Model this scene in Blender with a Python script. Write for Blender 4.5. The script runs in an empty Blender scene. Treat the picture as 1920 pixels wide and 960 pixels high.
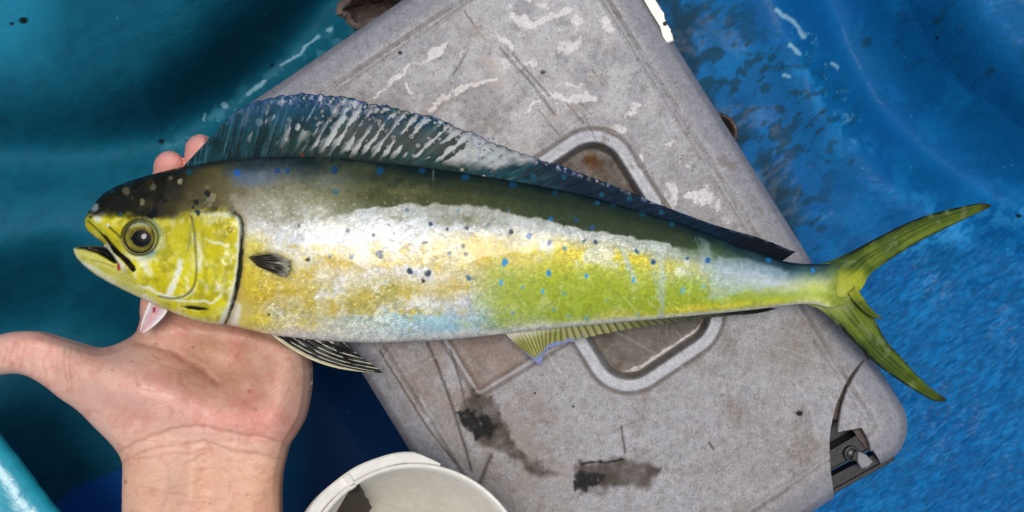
import bpy, bmesh, math, random
import numpy as np
from mathutils import Vector, Matrix

# ------------------------------------------------------------------ camera, light, exposure
SC = bpy.context.scene
COL = SC.collection
HC = 0.65            # camera height above the cooler lid (z = 0), metres
FP = 2204.0          # focal length in photograph pixels (1920 wide)
cam = bpy.data.cameras.new('camera'); cam_o = bpy.data.objects.new('camera', cam); COL.objects.link(cam_o)
cam.sensor_width = 36.0; cam.lens = 36.0 * FP / 1920.0; cam.clip_start = 0.01; cam.clip_end = 100
cam_o.location = (0, 0, HC); cam_o.rotation_euler = (0, 0, 0)
SC.camera = cam_o

SUN_EL, SUN_AZ = 84.0, 4.0          # nearly overhead behind thin cloud, leaning to the top of the picture
world = bpy.data.worlds.new('World'); SC.world = world; world.use_nodes = True
wn = world.node_tree.nodes; wl = world.node_tree.links
sky = wn.new('ShaderNodeTexSky'); sky.sky_type = 'NISHITA'; sky.sun_disc = False
sky.sun_elevation = math.radians(SUN_EL); sky.sun_rotation = math.radians(SUN_AZ)
sky.air_density = 1.0; sky.dust_density = 4.0; sky.ozone_density = 1.0
wl.new(sky.outputs[0], wn['Background'].inputs[0]); wn['Background'].inputs[1].default_value = 0.075
sl = bpy.data.lights.new('sun', 'SUN'); sl.energy = 1.5; sl.angle = math.radians(24); sl.color = (1.0, 0.975, 0.945)
so = bpy.data.objects.new('sun', sl); COL.objects.link(so)
el, az = math.radians(SUN_EL), math.radians(SUN_AZ)
sdir = Vector((math.sin(az) * math.cos(el), math.cos(az) * math.cos(el), math.sin(el)))
so.rotation_euler = sdir.to_track_quat('Z', 'Y').to_euler()
SC.view_settings.view_transform = 'Standard'; SC.view_settings.look = 'None'
SC.view_settings.exposure = 0.38; SC.view_settings.gamma = 1.0; SC.view_settings.use_curve_mapping = False

# ------------------------------------------------------------------ numpy helpers
A_ = np.array
def U(x, y, z):
    """photograph pixel on the horizontal plane z -> world point"""
    x, y, z = np.broadcast_arrays(np.asarray(x, float), np.asarray(y, float), np.asarray(z, float))
    f = (HC - z) / FP
    return np.stack([(x - 960) * f, (480 - y) * f, z], -1)
def lin(c):
    c = np.clip(np.asarray(c, float) / 255.0, 0, 1)
    return np.where(c <= 0.04045, c / 12.92, ((c + 0.055) / 1.055) ** 2.4)
def sm(a, b, x):
    t = np.clip((np.asarray(x, float) - a) / (b - a), 0, 1); return t * t * (3 - 2 * t)
def gs(x, w): return np.exp(-(x / w) ** 2)
def _h(ix, iy, s):
    n = (ix.astype(np.int64) * 374761393 + iy.astype(np.int64) * 668265263 + s * 1274126177) & 0xFFFFFFFF
    n = ((n ^ (n >> 13)) * 1274126177) & 0xFFFFFFFF
    n = n ^ (n >> 16)
    return (n & 0xFFFF) / 65535.0
def vn(x, y, sc, s=0):
    x = np.asarray(x, float) / sc; y = np.asarray(y, float) / sc
    ix, iy = np.floor(x), np.floor(y); fx, fy = x - ix, y - iy
    fx = fx * fx * (3 - 2 * fx); fy = fy * fy * (3 - 2 * fy)
    a = _h(ix, iy, s); b = _h(ix + 1, iy, s); c = _h(ix, iy + 1, s); d = _h(ix + 1, iy + 1, s)
    return (a * (1 - fx) + b * fx) * (1 - fy) + (c * (1 - fx) + d * fx) * fy
def fbm(x, y, sc, s=0, o=4):
    r = 0; a = 0.5; t = 0
    for k in range(o):
        r = r + a * vn(x + 17.3 * k, y - 9.1 * k, sc, s + k * 7); t += a; a *= 0.5; sc *= 0.5
    return r / t
def rot(x, y, deg):
    a = math.radians(deg); return x * math.cos(a) + y * math.sin(a), -x * math.sin(a) + y * math.cos(a)
def pdist(x, y, pl):
    """distance to an open polyline"""
    pl = np.asarray(pl, float); best = np.full(np.shape(x), 1e9)
    for (ax, ay), (bx, by) in zip(pl[:-1], pl[1:]):
        dx, dy = bx - ax, by - ay; L = dx * dx + dy * dy + 1e-9
        t = np.clip(((x - ax) * dx + (y - ay) * dy) / L, 0, 1)
        best = np.minimum(best, (x - ax - t * dx) ** 2 + (y - ay - t * dy) ** 2)
    return np.sqrt(best)
def psdf(x, y, pg):
    """signed distance to a polygon, positive inside"""
    pg = np.asarray(pg, float); n = len(pg)
    d = pdist(x, y, np.vstack([pg, pg[:1]])); ins = np.zeros(np.shape(x), bool)
    for i in range(n):
        ax, ay = pg[i]; bx, by = pg[(i + 1) % n]
        if ay == by: continue
        c = ((ay > y) != (by > y)) & (x < (bx - ax) * (y - ay) / (by - ay) + ax)
        ins ^= c
    return np.where(ins, d, -d)
def spline(pts, n=12):
    """Catmull-Rom through the points"""
    p = np.asarray(pts, float); q = np.vstack([2 * p[0] - p[1], p, 2 * p[-1] - p[-2]]); out = []
    for i in range(1, len(q) - 2):
        t = np.linspace(0, 1, n, endpoint=False)[:, None]
        a, b, c, d = q[i - 1], q[i], q[i + 1], q[i + 2]
        out.append(0.5 * (2 * b + (c - a) * t + (2 * a - 5 * b + 4 * c - d) * t * t + (3 * b - a - 3 * c + d) * t ** 3))
    out.append(p[-1:]); return np.vstack(out)
def resamp(pl, n):
    pl = np.asarray(pl, float); L = np.r_[0, np.cumsum(np.hypot(*np.diff(pl, axis=0).T))]
    s = np.linspace(0, L[-1], n); return np.stack([np.interp(s, L, pl[:, k]) for k in range(pl.shape[1])], -1)
def over(C, col, m):
    m = np.clip(m, 0, 1)[..., None]; return C * (1 - m) + np.asarray(col, float) * m

# ------------------------------------------------------------------ mesh helpers
def link(name, me, mat=None, parent=None, smooth=True):
    if mat is not None: me.materials.append(mat)
    if smooth: me.polygons.foreach_set('use_smooth', np.ones(len(me.polygons), bool))
    me.update()
    o = bpy.data.objects.new(name, me); COL.objects.link(o)
    if parent is not None: o.parent = parent
    return o
def mesh(name, V, F):
    me = bpy.data.meshes.new(name); V = np.asarray(V, np.float32); F = np.asarray(F, np.int32)
    me.vertices.add(len(V)); me.vertices.foreach_set('co', V.ravel())
    k = F.shape[1]; me.loops.add(F.size); me.loops.foreach_set('vertex_index', F.ravel())
    me.polygons.add(len(F)); me.polygons.foreach_set('loop_start', np.arange(0, F.size, k, dtype=np.int32))
    me.polygons.foreach_set('loop_total', np.full(len(F), k, np.int32))
    me.update(calc_edges=True); me.validate(); return me
def paint(me, C, film=None):
    """C: sRGB 0-255 per vertex"""
    a = me.color_attributes.new('col', 'FLOAT_COLOR', 'POINT')
    L = np.ones((len(C), 4), np.float32); L[:, :3] = lin(C); a.data.foreach_set('color', L.ravel())
    f = me.attributes.new('film', 'FLOAT', 'POINT')
    f.data.foreach_set('value', np.asarray(film if film is not None else np.zeros(len(C)), np.float32))
def sdf_grid(x0, x1, y0, y1, st, fn):
    """grid over the area where fn > 0, its rim pulled onto the outline; returns x, y, quads, rim edges"""
    xs = np.arange(x0, x1 + st, st); ys = np.arange(y0, y1 + st, st)
    X, Y = np.meshgrid(xs, ys); S = fn(X, Y); ny, nx = X.shape
    ins = S > 0
    cell = ins[:-1, :-1] | ins[1:, :-1] | ins[:-1, 1:] | ins[1:, 1:]
    idx = np.arange(nx * ny).reshape(ny, nx)
    Q = np.stack([idx[:-1, :-1], idx[:-1, 1:], idx[1:, 1:], idx[1:, :-1]], -1)[cell]
    X, Y, S = X.ravel().copy(), Y.ravel().copy(), S.ravel()
    used = np.zeros(nx * ny, bool); used[Q.ravel()] = True
    mv = np.where(used & (S <= 0))[0]
    for _ in range(3):
        s = fn(X[mv], Y[mv]); e = 0.3
        gx = (fn(X[mv] + e, Y[mv]) - fn(X[mv] - e, Y[mv])) / (2 * e); gy = (fn(X[mv], Y[mv] + e) - fn(X[mv], Y[mv] - e)) / (2 * e)
        g = np.maximum(np.hypot(gx, gy), 0.3)
        X[mv] -= np.clip(s, -st * 1.5, st) * gx / g ** 2; Y[mv] -= np.clip(s, -st * 1.5, st) * gy / g ** 2
    rm = -np.ones(nx * ny, int); u = np.where(used)[0]; rm[u] = np.arange(len(u))
    X, Y, Q = X[u], Y[u], rm[Q]
    E = np.concatenate([Q[:, [0, 1]], Q[:, [1, 2]], Q[:, [2, 3]], Q[:, [3, 0]]])
    key = np.sort(E, 1); _, inv, cnt = np.unique(key[:, 0] * len(X) + key[:, 1], return_inverse=True, return_counts=True)
    return X, Y, Q, E[cnt[inv] == 1]
def two_sided(X, Y, Q, B, ztop, zbot):
    """closed body from an upper and a lower surface over the same outline"""
    n = len(X); Vt = U(X, Y, ztop); Vb = Vt.copy(); Vb[:, 2] = zbot
    Vb[:, :2] = Vt[:, :2]
    F = np.concatenate([Q[:, ::-1], Q + n, np.stack([B[:, 0], B[:, 1], B[:, 1] + n, B[:, 0] + n], -1)])
    return np.concatenate([Vt, Vb]), F
def sheet_pts(ea, eb, nu, nv):
    """matched polylines -> px grid (nv rows from a to b, nu columns)"""
    a, b = np.asarray(ea, float), np.asarray(eb, float)
    t = np.linspace(0, 1, nv)[:, None, None]; return a[None] * (1 - t) + b[None] * t
def grid_faces(nu, nv, off=0):
    i = np.arange(nu * nv).reshape(nv, nu) + off
    return np.stack([i[:-1, :-1], i[:-1, 1:], i[1:, 1:], i[1:, :-1]], -1).reshape(-1, 4)
def thick_sheet(P3, nu, nv, th):
    """closed thin body; P3 = upper points (nv*nu,3), th = thickness per point"""
    n = nu * nv; lo = P3.copy(); lo[:, 2] -= th
    F = grid_faces(nu, nv)[:, ::-1]; F2 = grid_faces(nu, nv, n)
    i = np.arange(n).reshape(nv, nu)
    rim = np.concatenate([i[0, :], i[1:, -1], i[-1, -2::-1], i[-2:0:-1, 0]]); r2 = np.roll(rim, -1)
    return np.concatenate([P3, lo]), np.concatenate([F, F2, np.stack([rim, r2, r2 + n, rim + n], -1)])
def tube(path, rads, seg=16, cap=True):
    path = np.asarray(path, float); n = len(path); V = []
    up = A_([0, 0, 1.0])
    for i in range(n):
        d = path[min(i + 1, n - 1)] - path[max(i - 1, 0)]; d /= np.linalg.norm(d) + 1e-12
        u = up if abs(d[2]) < 0.95 else A_([1.0, 0, 0])
        s = np.cross(d, u); s /= np.linalg.norm(s); w = np.cross(s, d)
        a = np.linspace(0, 2 * np.pi, seg, endpoint=False)[:, None]
        V.append(path[i] + rads[i] * (np.cos(a) * s + np.sin(a) * w))
    V = np.concatenate(V); F = []
    for i in range(n - 1):
        for k in range(seg):
            k2 = (k + 1) % seg; F.append((i * seg + k, i * seg + k2, (i + 1) * seg + k2, (i + 1) * seg + k))
    return V, A_(F)
def bm_obj(name, bm, mat, parent=None, smooth=False):
    bmesh.ops.recalc_face_normals(bm, faces=bm.faces)
    me = bpy.data.meshes.new(name); bm.to_mesh(me); bm.free(); return link(name, me, mat, parent, smooth)
def lathe(bm, prof, seg=64, M=Matrix()):
    """closed profile of (radius, z) turned about z"""
    rings = [[bm.verts.new(M @ Vector((r * math.cos(2 * math.pi * k / seg), r * math.sin(2 * math.pi * k / seg), z))) for k in range(seg)] for r, z in prof]
    for a, b in zip(rings[:-1], rings[1:]):
        for k in range(seg): bm.faces.new((a[k], a[(k + 1) % seg], b[(k + 1) % seg], b[k]))
    return rings
def prism(bm, pg, ztop, zbot, bev=0.0):
    """prism over world xy polygon"""
    t = [bm.verts.new((x, y, ztop)) for x, y in pg]; b = [bm.verts.new((x, y, zbot)) for x, y in pg]
    f = bm.faces.new(t); bm.faces.new(b[::-1]); n = len(pg)
    for i in range(n): bm.faces.new((t[i], b[i], b[(i + 1) % n], t[(i + 1) % n]))
    if bev: bmesh.ops.bevel(bm, geom=list(f.edges), offset=bev, segments=3, affect='EDGES', profile=0.5)
def pxy(pts, z): return [tuple(p[:2]) for p in U(A_(pts)[:, 0], A_(pts)[:, 1], z)]
def tag(o, label=None, cat=None, group=None, kind=None):
    if label: o['label'] = label
    if cat: o['category'] = cat
    if group: o['group'] = group
    if kind: o['kind'] = kind
    return o
def empty(name, loc):
    o = bpy.data.objects.new(name, None); COL.objects.link(o); o.location = loc; o.empty_display_size = 0.02; return o
def adopt(root):
    """children were built in world space: keep them there"""
    mi = Matrix.Translation(root.location).inverted()
    for c in root.children: c.matrix_parent_inverse = mi

# ------------------------------------------------------------------ materials
def mat_attr(name, rough=0.5, film_rough=0.06, film_coat=1.0, bumps=(), colvar=(), spec=0.5, sss=0.0, sssr=(1, .35, .2), coat=0.0, coat_rough=0.1, metallic=0.0, colour=None, rvar=0.0, coat_bump=0.0, coat_ior=1.36):
    m = bpy.data.materials.new(name); m.use_nodes = True; N = m.node_tree.nodes; L = m.node_tree.links
    b = N['Principled BSDF']; tc = N.new('ShaderNodeTexCoord')
    if colour is None:
        at = N.new('ShaderNodeAttribute'); at.attribute_name = 'col'; c = at.outputs['Color']
    else:
        rg = N.new('ShaderNodeRGB'); rg.outputs[0].default_value = (*lin(colour), 1); c = rg.outputs[0]
    for (sc, amt, *st) in colvar:                       # multiply by fine noise
        nz = N.new('ShaderNodeTexNoise'); nz.inputs['Scale'].default_value = sc; nz.inputs['Detail'].default_value = 6; nz.inputs['Roughness'].default_value = 0.65
        if st:
            mp = N.new('ShaderNodeMapping'); mp.inputs['Scale'].default_value = st[0]; mp.inputs['Rotation'].default_value = (0, 0, math.radians(st[1]))
            L.new(tc.outputs['Object'], mp.inputs[0]); L.new(mp.outputs[0], nz.inputs['Vector'])
        else: L.new(tc.outputs['Object'], nz.inputs['Vector'])
        mr = N.new('ShaderNodeMapRange'); mr.inputs[1].default_value = 0.25; mr.inputs[2].default_value = 0.75
        mr.inputs[3].default_value = 1 - amt; mr.inputs[4].default_value = 1 + amt; L.new(nz.outputs[0], mr.inputs[0])
        mx = N.new('ShaderNodeVectorMath'); mx.operation = 'SCALE'; L.new(c, mx.inputs[0]); L.new(mr.outputs[0], mx.inputs['Scale']); c = mx.outputs[0]
    L.new(c, b.inputs['Base Color'])
    fa = N.new('ShaderNodeAttribute'); fa.attribute_name = 'film'
    mr = N.new('ShaderNodeMapRange'); mr.inputs[3].default_value = rough; mr.inputs[4].default_value = film_rough; L.new(fa.outputs['Fac'], mr.inputs[0])
    r_out = mr.outputs[0]
    if rvar:
        nz = N.new('ShaderNodeTexNoise'); nz.inputs['Scale'].default_value = 160; nz.inputs['Detail'].default_value = 5; L.new(tc.outputs['Object'], nz.inputs['Vector'])
        ma = N.new('ShaderNodeMath'); ma.operation = 'MULTIPLY_ADD'; L.new(nz.outputs[0], ma.inputs[0]); ma.inputs[1].default_value = rvar; ma.inputs[2].default_value = -rvar / 2
        ad = N.new('ShaderNodeMath'); L.new(ma.outputs[0], ad.inputs[0]); L.new(r_out, ad.inputs[1]); ad.use_clamp = True; r_out = ad.outputs[0]
    L.new(r_out, b.inputs['Roughness'])
    cm = N.new('ShaderNodeMath'); cm.operation = 'MULTIPLY_ADD'; L.new(fa.outputs['Fac'], cm.inputs[0]); cm.inputs[1].default_value = film_coat; cm.inputs[2].default_value = coat; cm.use_clamp = True
    L.new(cm.outputs[0], b.inputs['Coat Weight'])
    cr = N.new('ShaderNodeMapRange'); cr.inputs[3].default_value = coat_rough; cr.inputs[4].default_value = film_rough; L.new(fa.outputs['Fac'], cr.inputs[0]); L.new(cr.outputs[0], b.inputs['Coat Roughness'])
    b.inputs['Coat IOR'].default_value = coat_ior
    b.inputs['Specular IOR Level'].default_value = spec; b.inputs['Metallic'].default_value = metallic
    if sss:
        b.inputs['Subsurface Weight'].default_value = sss; b.inputs['Subsurface Radius'].default_value = sssr; b.inputs['Subsurface Scale'].default_value = 0.004
    prev = None
    for (kind, sc, st, di, *mpn) in bumps:
        if kind == 'noise':
            t = N.new('ShaderNodeTexNoise'); t.inputs['Detail'].default_value = 7; t.inputs['Roughness'].default_value = 0.6
        else:
            t = N.new('ShaderNodeTexVoronoi'); t.feature = 'SMOOTH_F1' if kind == 'scales' else 'F1'
        t.inputs['Scale'].default_value = sc
        if mpn:
            mp = N.new('ShaderNodeMapping'); mp.inputs['Scale'].default_value = mpn[0]; mp.inputs['Rotation'].default_value = (0, 0, math.radians(mpn[1]))
            L.new(tc.outputs['Object'], mp.inputs[0]); L.new(mp.outputs[0], t.inputs['Vector'])
        else: L.new(tc.outputs['Object'], t.inputs['Vector'])
        bp = N.new('ShaderNodeBump'); bp.inputs['Strength'].default_value = st; bp.inputs['Distance'].default_value = di
        L.new(t.outputs[0], bp.inputs['Height'])
        if prev is not None: L.new(prev, bp.inputs['Normal'])
        prev = bp.outputs[0]
    if prev is not None: L.new(prev, b.inputs['Normal'])
    if coat_bump:
        nz = N.new('ShaderNodeTexNoise'); nz.inputs['Scale'].default_value = 420; nz.inputs['Detail'].default_value = 3; L.new(tc.outputs['Object'], nz.inputs['Vector'])
        bp = N.new('ShaderNodeBump'); bp.inputs['Strength'].default_value = coat_bump; bp.inputs['Distance'].default_value = 0.0006
        L.new(nz.outputs[0], bp.inputs['Height']); L.new(bp.outputs[0], b.inputs['Coat Normal'])
    return m

M_boat = mat_attr('painted_fibreglass', rough=0.66, film_rough=0.3, film_coat=.5, bumps=[('noise', 60, 0.16, 0.003, (1, 2.2, 1), -35), ('noise', 300, 0.3, 0.001)], colvar=[(60, 0.08), (420, 0.12)], spec=0.13, rvar=0.2)
M_seat = mat_attr('glossy_teal_paint', rough=0.3, film_rough=0.15, bumps=[('noise', 60, 0.3, 0.003), ('noise', 300, 0.2, 0.001)], colvar=[(90, 0.12)], spec=0.5, rvar=0.2)
M_lid = mat_attr('weathered_grey_plastic', rough=0.55, film_rough=0.12, bumps=[('noise', 330, 0.45, 0.0006), ('noise', 1100, 0.6, 0.0004)], colvar=[(240, 0.18), (800, 0.24), (1600, 0.2)], spec=0.18, rvar=0.3, coat_bump=0.15, coat_ior=1.28)
M_fish = mat_attr('wet_fish_skin', rough=0.50, film_rough=0.2, film_coat=.62, bumps=[('scales', 620, 0.22, 0.0005, (0.75, 1.25, 1), 8), ('noise', 1100, 0.12, 0.0003)], colvar=[(700, 0.14)], spec=0.15, coat=0.05, coat_rough=0.12, rvar=0.15, coat_bump=0.05)
M_head = None
M_fin = mat_attr('wet_fin_membrane', rough=0.5, film_rough=0.18, film_coat=.9, bumps=[('noise', 800, 0.2, 0.0003)], colvar=[(600, 0.16)], spec=0.05, coat=0.0, coat_rough=0.2, coat_bump=0.06)
M_skin = mat_attr('human_skin', rough=0.52, film_rough=0.3, bumps=[('noise', 420, 0.28, 0.0007, (1, 2.6, 1), 20), ('voro', 1000, 0.22, 0.0003)], colvar=[(130, 0.06), (600, 0.09)], spec=0.35, sss=0.06, rvar=0.15)
M_white = mat_attr('white_plastic', rough=0.38, bumps=[('noise', 120, 0.12, 0.0006)], colvar=[(60, 0.04), (300, 0.07), (40, 0.06, (1, 1, .12), 0), (170, 0.10, (1, .2, 1), 40)], colour=(230, 226, 214), spec=0.5)
M_eye = mat_attr('glossy_eye', rough=0.3, film_rough=0.05, film_coat=.6, colvar=[(1500, 0.16)], spec=0.15, coat=0.0, coat_rough=0.03)
M_dark = mat_attr('dark_metal', rough=0.4, colvar=[(300, 0.25)], colour=(30, 30, 32), spec=0.5, metallic=0.4, bumps=[('noise', 500, 0.3, 0.0005)])
M_steel = mat_attr('worn_steel', rough=0.35, colvar=[(400, 0.2)], colour=(62, 62, 62), metallic=0.5, bumps=[('noise', 700, 0.2, 0.0004)])
M_greyp = mat_attr('grey_plastic_chip', rough=0.5, colvar=[(300, 0.15)], colour=(122, 124, 126), bumps=[('noise', 500, 0.3, 0.0005)])
M_brown = mat_attr('rotten_brown_wood', rough=0.6, colvar=[(120, 0.5, (1, 6, 1), 60), (500, 0.3)], colour=(44, 31, 25), bumps=[('noise', 200, 0.8, 0.002, (1, 6, 1), 60)])
M_crust = mat_attr('crusted_shell', rough=0.65, colvar=[(140, 0.5), (500, 0.3)], colour=(95, 82, 76), bumps=[('noise', 220, 1.0, 0.003)])
M_pipe = mat_attr('dark_brown_pipe', rough=0.45, colvar=[(200, 0.4)], colour=(58, 48, 44), bumps=[('noise', 300, 0.5, 0.001)])

# ------------------------------------------------------------------ boat interior
def boat():
    fx = np.arange(-20, 1941, 3.0); fy = np.arange(-20, 981, 3.0)
    xs = np.concatenate([np.arange(-1800, -20, 60.0), fx, np.arange(1960, 3800, 60.0)])
    ys = np.concatenate([np.arange(-1500, -20, 60.0), fy, np.arange(1000, 2500, 60.0)])
    X, Y = np.meshgrid(xs, ys); nu, nv = len(xs), len(ys); x, y = X.ravel(), Y.ravel()
    w1 = (fbm(x, y, 200, 3, 2) - .5) * 36; w2 = (fbm(x, y, 200, 5, 2) - .5) * 36
    z = np.full(x.shape, -0.13)
    # hull side rising to the upper left: steep foot, then flatter
    crease = [(760, -160), (600, 0), (520, 95), (420, 180), (300, 250), (180, 275), (0, 285), (-300, 300), (-1800, 340)]
    dl = psdf(x + w1 * .25, y + w2 * .25, crease + [(-1800, -1600), (760, -1600)])
    t = np.log1p(np.exp(np.clip(dl / 26, -30, 30))) * 26; t = np.where(dl > 700, dl, t)
    z += (0.125 * (1 - np.exp(-t / 125)) + 0.00007 * t) * (.28 + .72 * sm(-60, 420, x))
    z -= 0.03 * gs(dl + 5, 70)
    # floor sunk into a well below the hand so that it falls dark
    well = [(-400, 560), (120, 470), (420, 560), (640, 560), (820, 800), (900, 1100), (700, 1500), (-600, 1500)]
    z -= 0.10 * sm(-60, 150, psdf(x + w2, y + w1, well))
    # hull side rising to the right past a shallow gutter
    rid = [(1380, -400), (1470, -30), (1530, 110), (1590, 220), (1690, 320), (1830, 420), (2050, 520), (3800, 700)]
    dr = psdf(x + w1 * .6, y + w2 * .6, rid + [(3800, -1600), (1380, -1600)])
    z += 0.009 * gs(dr + 34, 60) - 0.034 * sm(-34, 70, dr) + 0.075 * sm(40, 330, dr) + 0.00008 * np.clip(dr - 200, 0, None)
    # right bottom bulges up
    z += 0.03 * sm(200, 900, psdf(x, y, [(1560, 520), (3800, 520), (3800, 2500), (1200, 2500)]))
    # hand-laid cloth relief and brush ridges
    rx, ry = rot(x, y, -35)
    infr = (x > -30) & (x < 1950) & (y > -30) & (y < 990)
    rel = (fbm(rx, ry * 2.2, 60, 11) - .5) * 0.0034 + (fbm(rx, ry * 2.6, 18, 12) - .5) * 0.0018
    amp = 0.22 + .15 * sm(900, 1200, x) + 1.15 * sm(1500, 1750, x + (y - 400) * .6) * sm(300, 520, y)
    z += rel * np.where(infr, amp, 0)
    # ---- paint
    n1 = fbm(x, y, 120, 21); n2 = fbm(x, y, 26, 23); n3 = fbm(rx, ry * 2.0, 34, 25)
    C = np.tile(A_([13, 90, 112.]), (len(x), 1))                       # teal coat, left
    C = over(C, (10, 84, 106), sm(.45, .75, n1) * .5)
    C = over(C, (8, 70, 92), sm(.5, .7, n3) * .3)
    blue = sm(-70, 110, (x + w1 - 900 - (y - 200) * .1))
    C = over(C, (4, 90, 144), blue)
    C = over(C, (4, 84, 146), blue * sm(.45, .7, n1) * .5)
    C = over(C, (10, 110, 168), blue * sm(.56, .75, fbm(x, y, 60, 27)) * .55)
    # blue paint showing at the bottom left where the teal coat stops
    edge = [(80, 960), (118, 930), (160, 905), (205, 888), (250, 868), (330, 850), (400, 760), (620, 600), (900, 600), (900, 1500), (-100, 1500)]
    C = over(C, (18, 88, 170), sm(-3, 4, psdf(x + (n2 - .5) * 18, y, edge)) * sm(700, 300, x) * .9)
    C = over(C, (10, 46, 84), sm(-20, 60, psdf(x, y, [(560, 640), (720, 660), (860, 900), (900, 1400), (520, 1400)])))  # deep shade between cooler and hand painted into the floor colour
    C = over(C, (32, 130, 160), sm(130, 30, np.hypot(x - 10, y * .8 - 10) + (n1 - .5) * 60) * .7)  # sky-lit upper left corner painted brighter
    # paler ridge crest, scuffs
    C = over(C, (60, 150, 215), gs(dr + 24, 30) * sm(.5, .7, n2) * .4 * sm(-30, 120, y))
    C = over(C, (70, 160, 215), gs(pdist(x + w1 * .2, y + w2 * .2, [(1700, 470), (1780, 430), (1850, 410), (1930, 400)]), 26) * sm(.4, .65, fbm(rx, ry * 2, 14, 31)) * .5)
    sc = (fbm(rx, ry * 2.4, 22, 33) > .64) * blue
    C = over(C, (16, 118, 178), sc * .3 * sm(350, 700, y))
    # algae flecks: grey-green stains beside the cooler
    a = sm(.60, .66, fbm(rx, ry * 1.6, 30, 41)) * sm(160, 20, pdist(x, y, [(1290, 60), (1420, 240), (1470, 420)]))
    a = np.maximum(a, sm(.60, .65, fbm(rx, ry * 1.7, 20, 43)) * sm(150, 30, pdist(x, y, [(1320, 80), (1500, 240)])))
    a = np.maximum(a, sm(.63, .68, fbm(rx, ry * 2, 36, 44)) * sm(140, 40, pdist(x, y, [(1740, 60), (1860, 120)])) * .3)
    for (px, py, r) in [(1555, 278, 10), (1485, 296, 9), (1520, 228, 8), (1540, 210, 4), (1430, 300, 12), (1625, 80, 9), (1760, 40, 8), (1855, 140, 7), (1440, 350, 8), (1600, 300, 6)]:
        a = np.maximum(a, sm(r + 3, r - 3, np.hypot(rot(x - px, y - py, -35)[0] * .7, rot(x - px, y - py, -35)[1] * 1.3) + (fbm(x, y, 12, 47) - .5) * 26) * .75)
    C = over(C, (18, 56, 74), a * .72)
    C = over(C, (14, 48, 66), sm(70, 8, pdist(x, y, [(1240, -20), (1330, 190), (1430, 340), (1470, 430)])) * sm(.40, .62, fbm(x, y, 40, 46)) * .8)  # broken darker band along the cooler's right edge
    for (px, py, r) in [(1757, 71, 3.5), (1541, 210, 3), (44, 38, 8), (22, 44, 4), (510, 123, 4), (303, 265, 6), (270, 218, 2), (1910, 405, 5)]:
        C = over(C, (8, 20, 24), sm(r + 1.5, r - 1.5, np.hypot(x - px, (y - py) * 1.3) + (n2 - .5) * 5))
    # dried white scale marks
    wmk = 0
    for pl, wd in [([(1456, 20), (1474, 30), (1496, 50), (1508, 70)], 4.5), ([(1480, 86), (1498, 98)], 4), ([(1560, 118), (1572, 128)], 3), ([(1470, 142), (1482, 146)], 3),
                   ([(528, 122), (555, 104), (575, 86), (597, 66)], 3), ([(464, 176), (478, 164), (496, 152)], 4), ([(420, 197), (421, 199)], 5), ([(616, 56), (622, 52)], 4), ([(380, 225), (384, 216)], 2)]:
        wmk = np.maximum(wmk, sm(wd + 1.5, wd - 1.5, pdist(x + (n2 - .5) * 10, y + (fbm(x, y, 14, 51) - .5) * 12, pl)))
    wmk = np.maximum(wmk, .5 * sm(.66, .7, fbm(x, y, 9, 53)) * gs(pdist(x, y, [(1500, 40), (1540, 120), (1600, 250)]), 22))
    wmk = np.maximum(wmk, .35 * sm(.55, .7, fbm(x, y, 20, 55)) * gs(pdist(x, y, [(640, 70), (500, 160), (380, 235), (320, 270)]), 26))
    C = over(C, (150, 185, 200), wmk * .8)
    br = fbm(rx, ry * 3.2, 13, 63, 5); lo = blue * sm(1480, 1700, x + (y - 400) * .6) * sm(330, 540, y)
    C = over(C, (4, 70, 120), lo * sm(.46, .30, br) * .6); C = over(C, (20, 126, 190), lo * sm(.54, .72, br) * .5)
    spk = (vn(x, y, 3.1, 61) > .985) & (vn(x, y, 40, 62) > .45)
    C = over(C, (100, 170, 205), spk * .5)
    film = .14 * sm(.58, .7, fbm(x, y, 70, 71)) 
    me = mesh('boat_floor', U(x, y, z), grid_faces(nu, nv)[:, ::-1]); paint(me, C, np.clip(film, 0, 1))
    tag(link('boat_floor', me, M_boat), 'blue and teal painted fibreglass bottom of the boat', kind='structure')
boat()

def bench():
    # rounded glossy edge of the teal seat in the lower left corner
    prof = [(x, z) for x, z in [(-0.12, -0.16), (-0.012, -0.02), (-0.003, -0.016), (-0.0005, -0.012), (0, -.009), (-0.001, -0.006), (-0.003, -0.0035), (-0.007, -0.0015), (-0.013, -0.0003), (-0.021, 0.0), (-0.04, 0.0005), (-0.09, 0.0), (-0.20, 0.0), (-0.20, -0.16)]]
    p0, p1 = U(-150, 640, -0.03)[:2], U(300, 1225, -0.03)[:2]
    d = (p1 - p0) / np.linalg.norm(p1 - p0); nrm = A_([-d[1], d[0]])
    if nrm[0] < 0: nrm = -nrm
    n = 90; V = []; C = []; s = np.linspace(0, np.linalg.norm(p1 - p0), n)
    for i in range(n):
        for (a, z) in prof:
            wob = (fbm(A_([s[i] * 4000.]), A_([a * 4000]), 60, 81)[0] - .5) * 0.0035
            p = p0 + d * s[i] + nrm * (a + wob); V.append((p[0], p[1], z - 0.03 + wob * .6))
            k = fbm(A_([s[i] * 4000.]), A_([a * 3000.]), 40, 83)[0]
            C.append(A_([36, 150, 172]) * (0.85 + .3 * k))
    k = len(prof); F = grid_faces(k, n)
    me = mesh('boat_seat', V, F); paint(me, A_(C), np.full(len(C), .5))
    bm = bmesh.new(); bm.from_mesh(me); bmesh.ops.recalc_face_normals(bm, faces=bm.faces); bm.to_mesh(me); bm.free()
    tag(link('boat_seat', me, M_seat), 'bright teal glossy painted seat edge in the lower left corner', 'boat seat')
bench()

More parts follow.
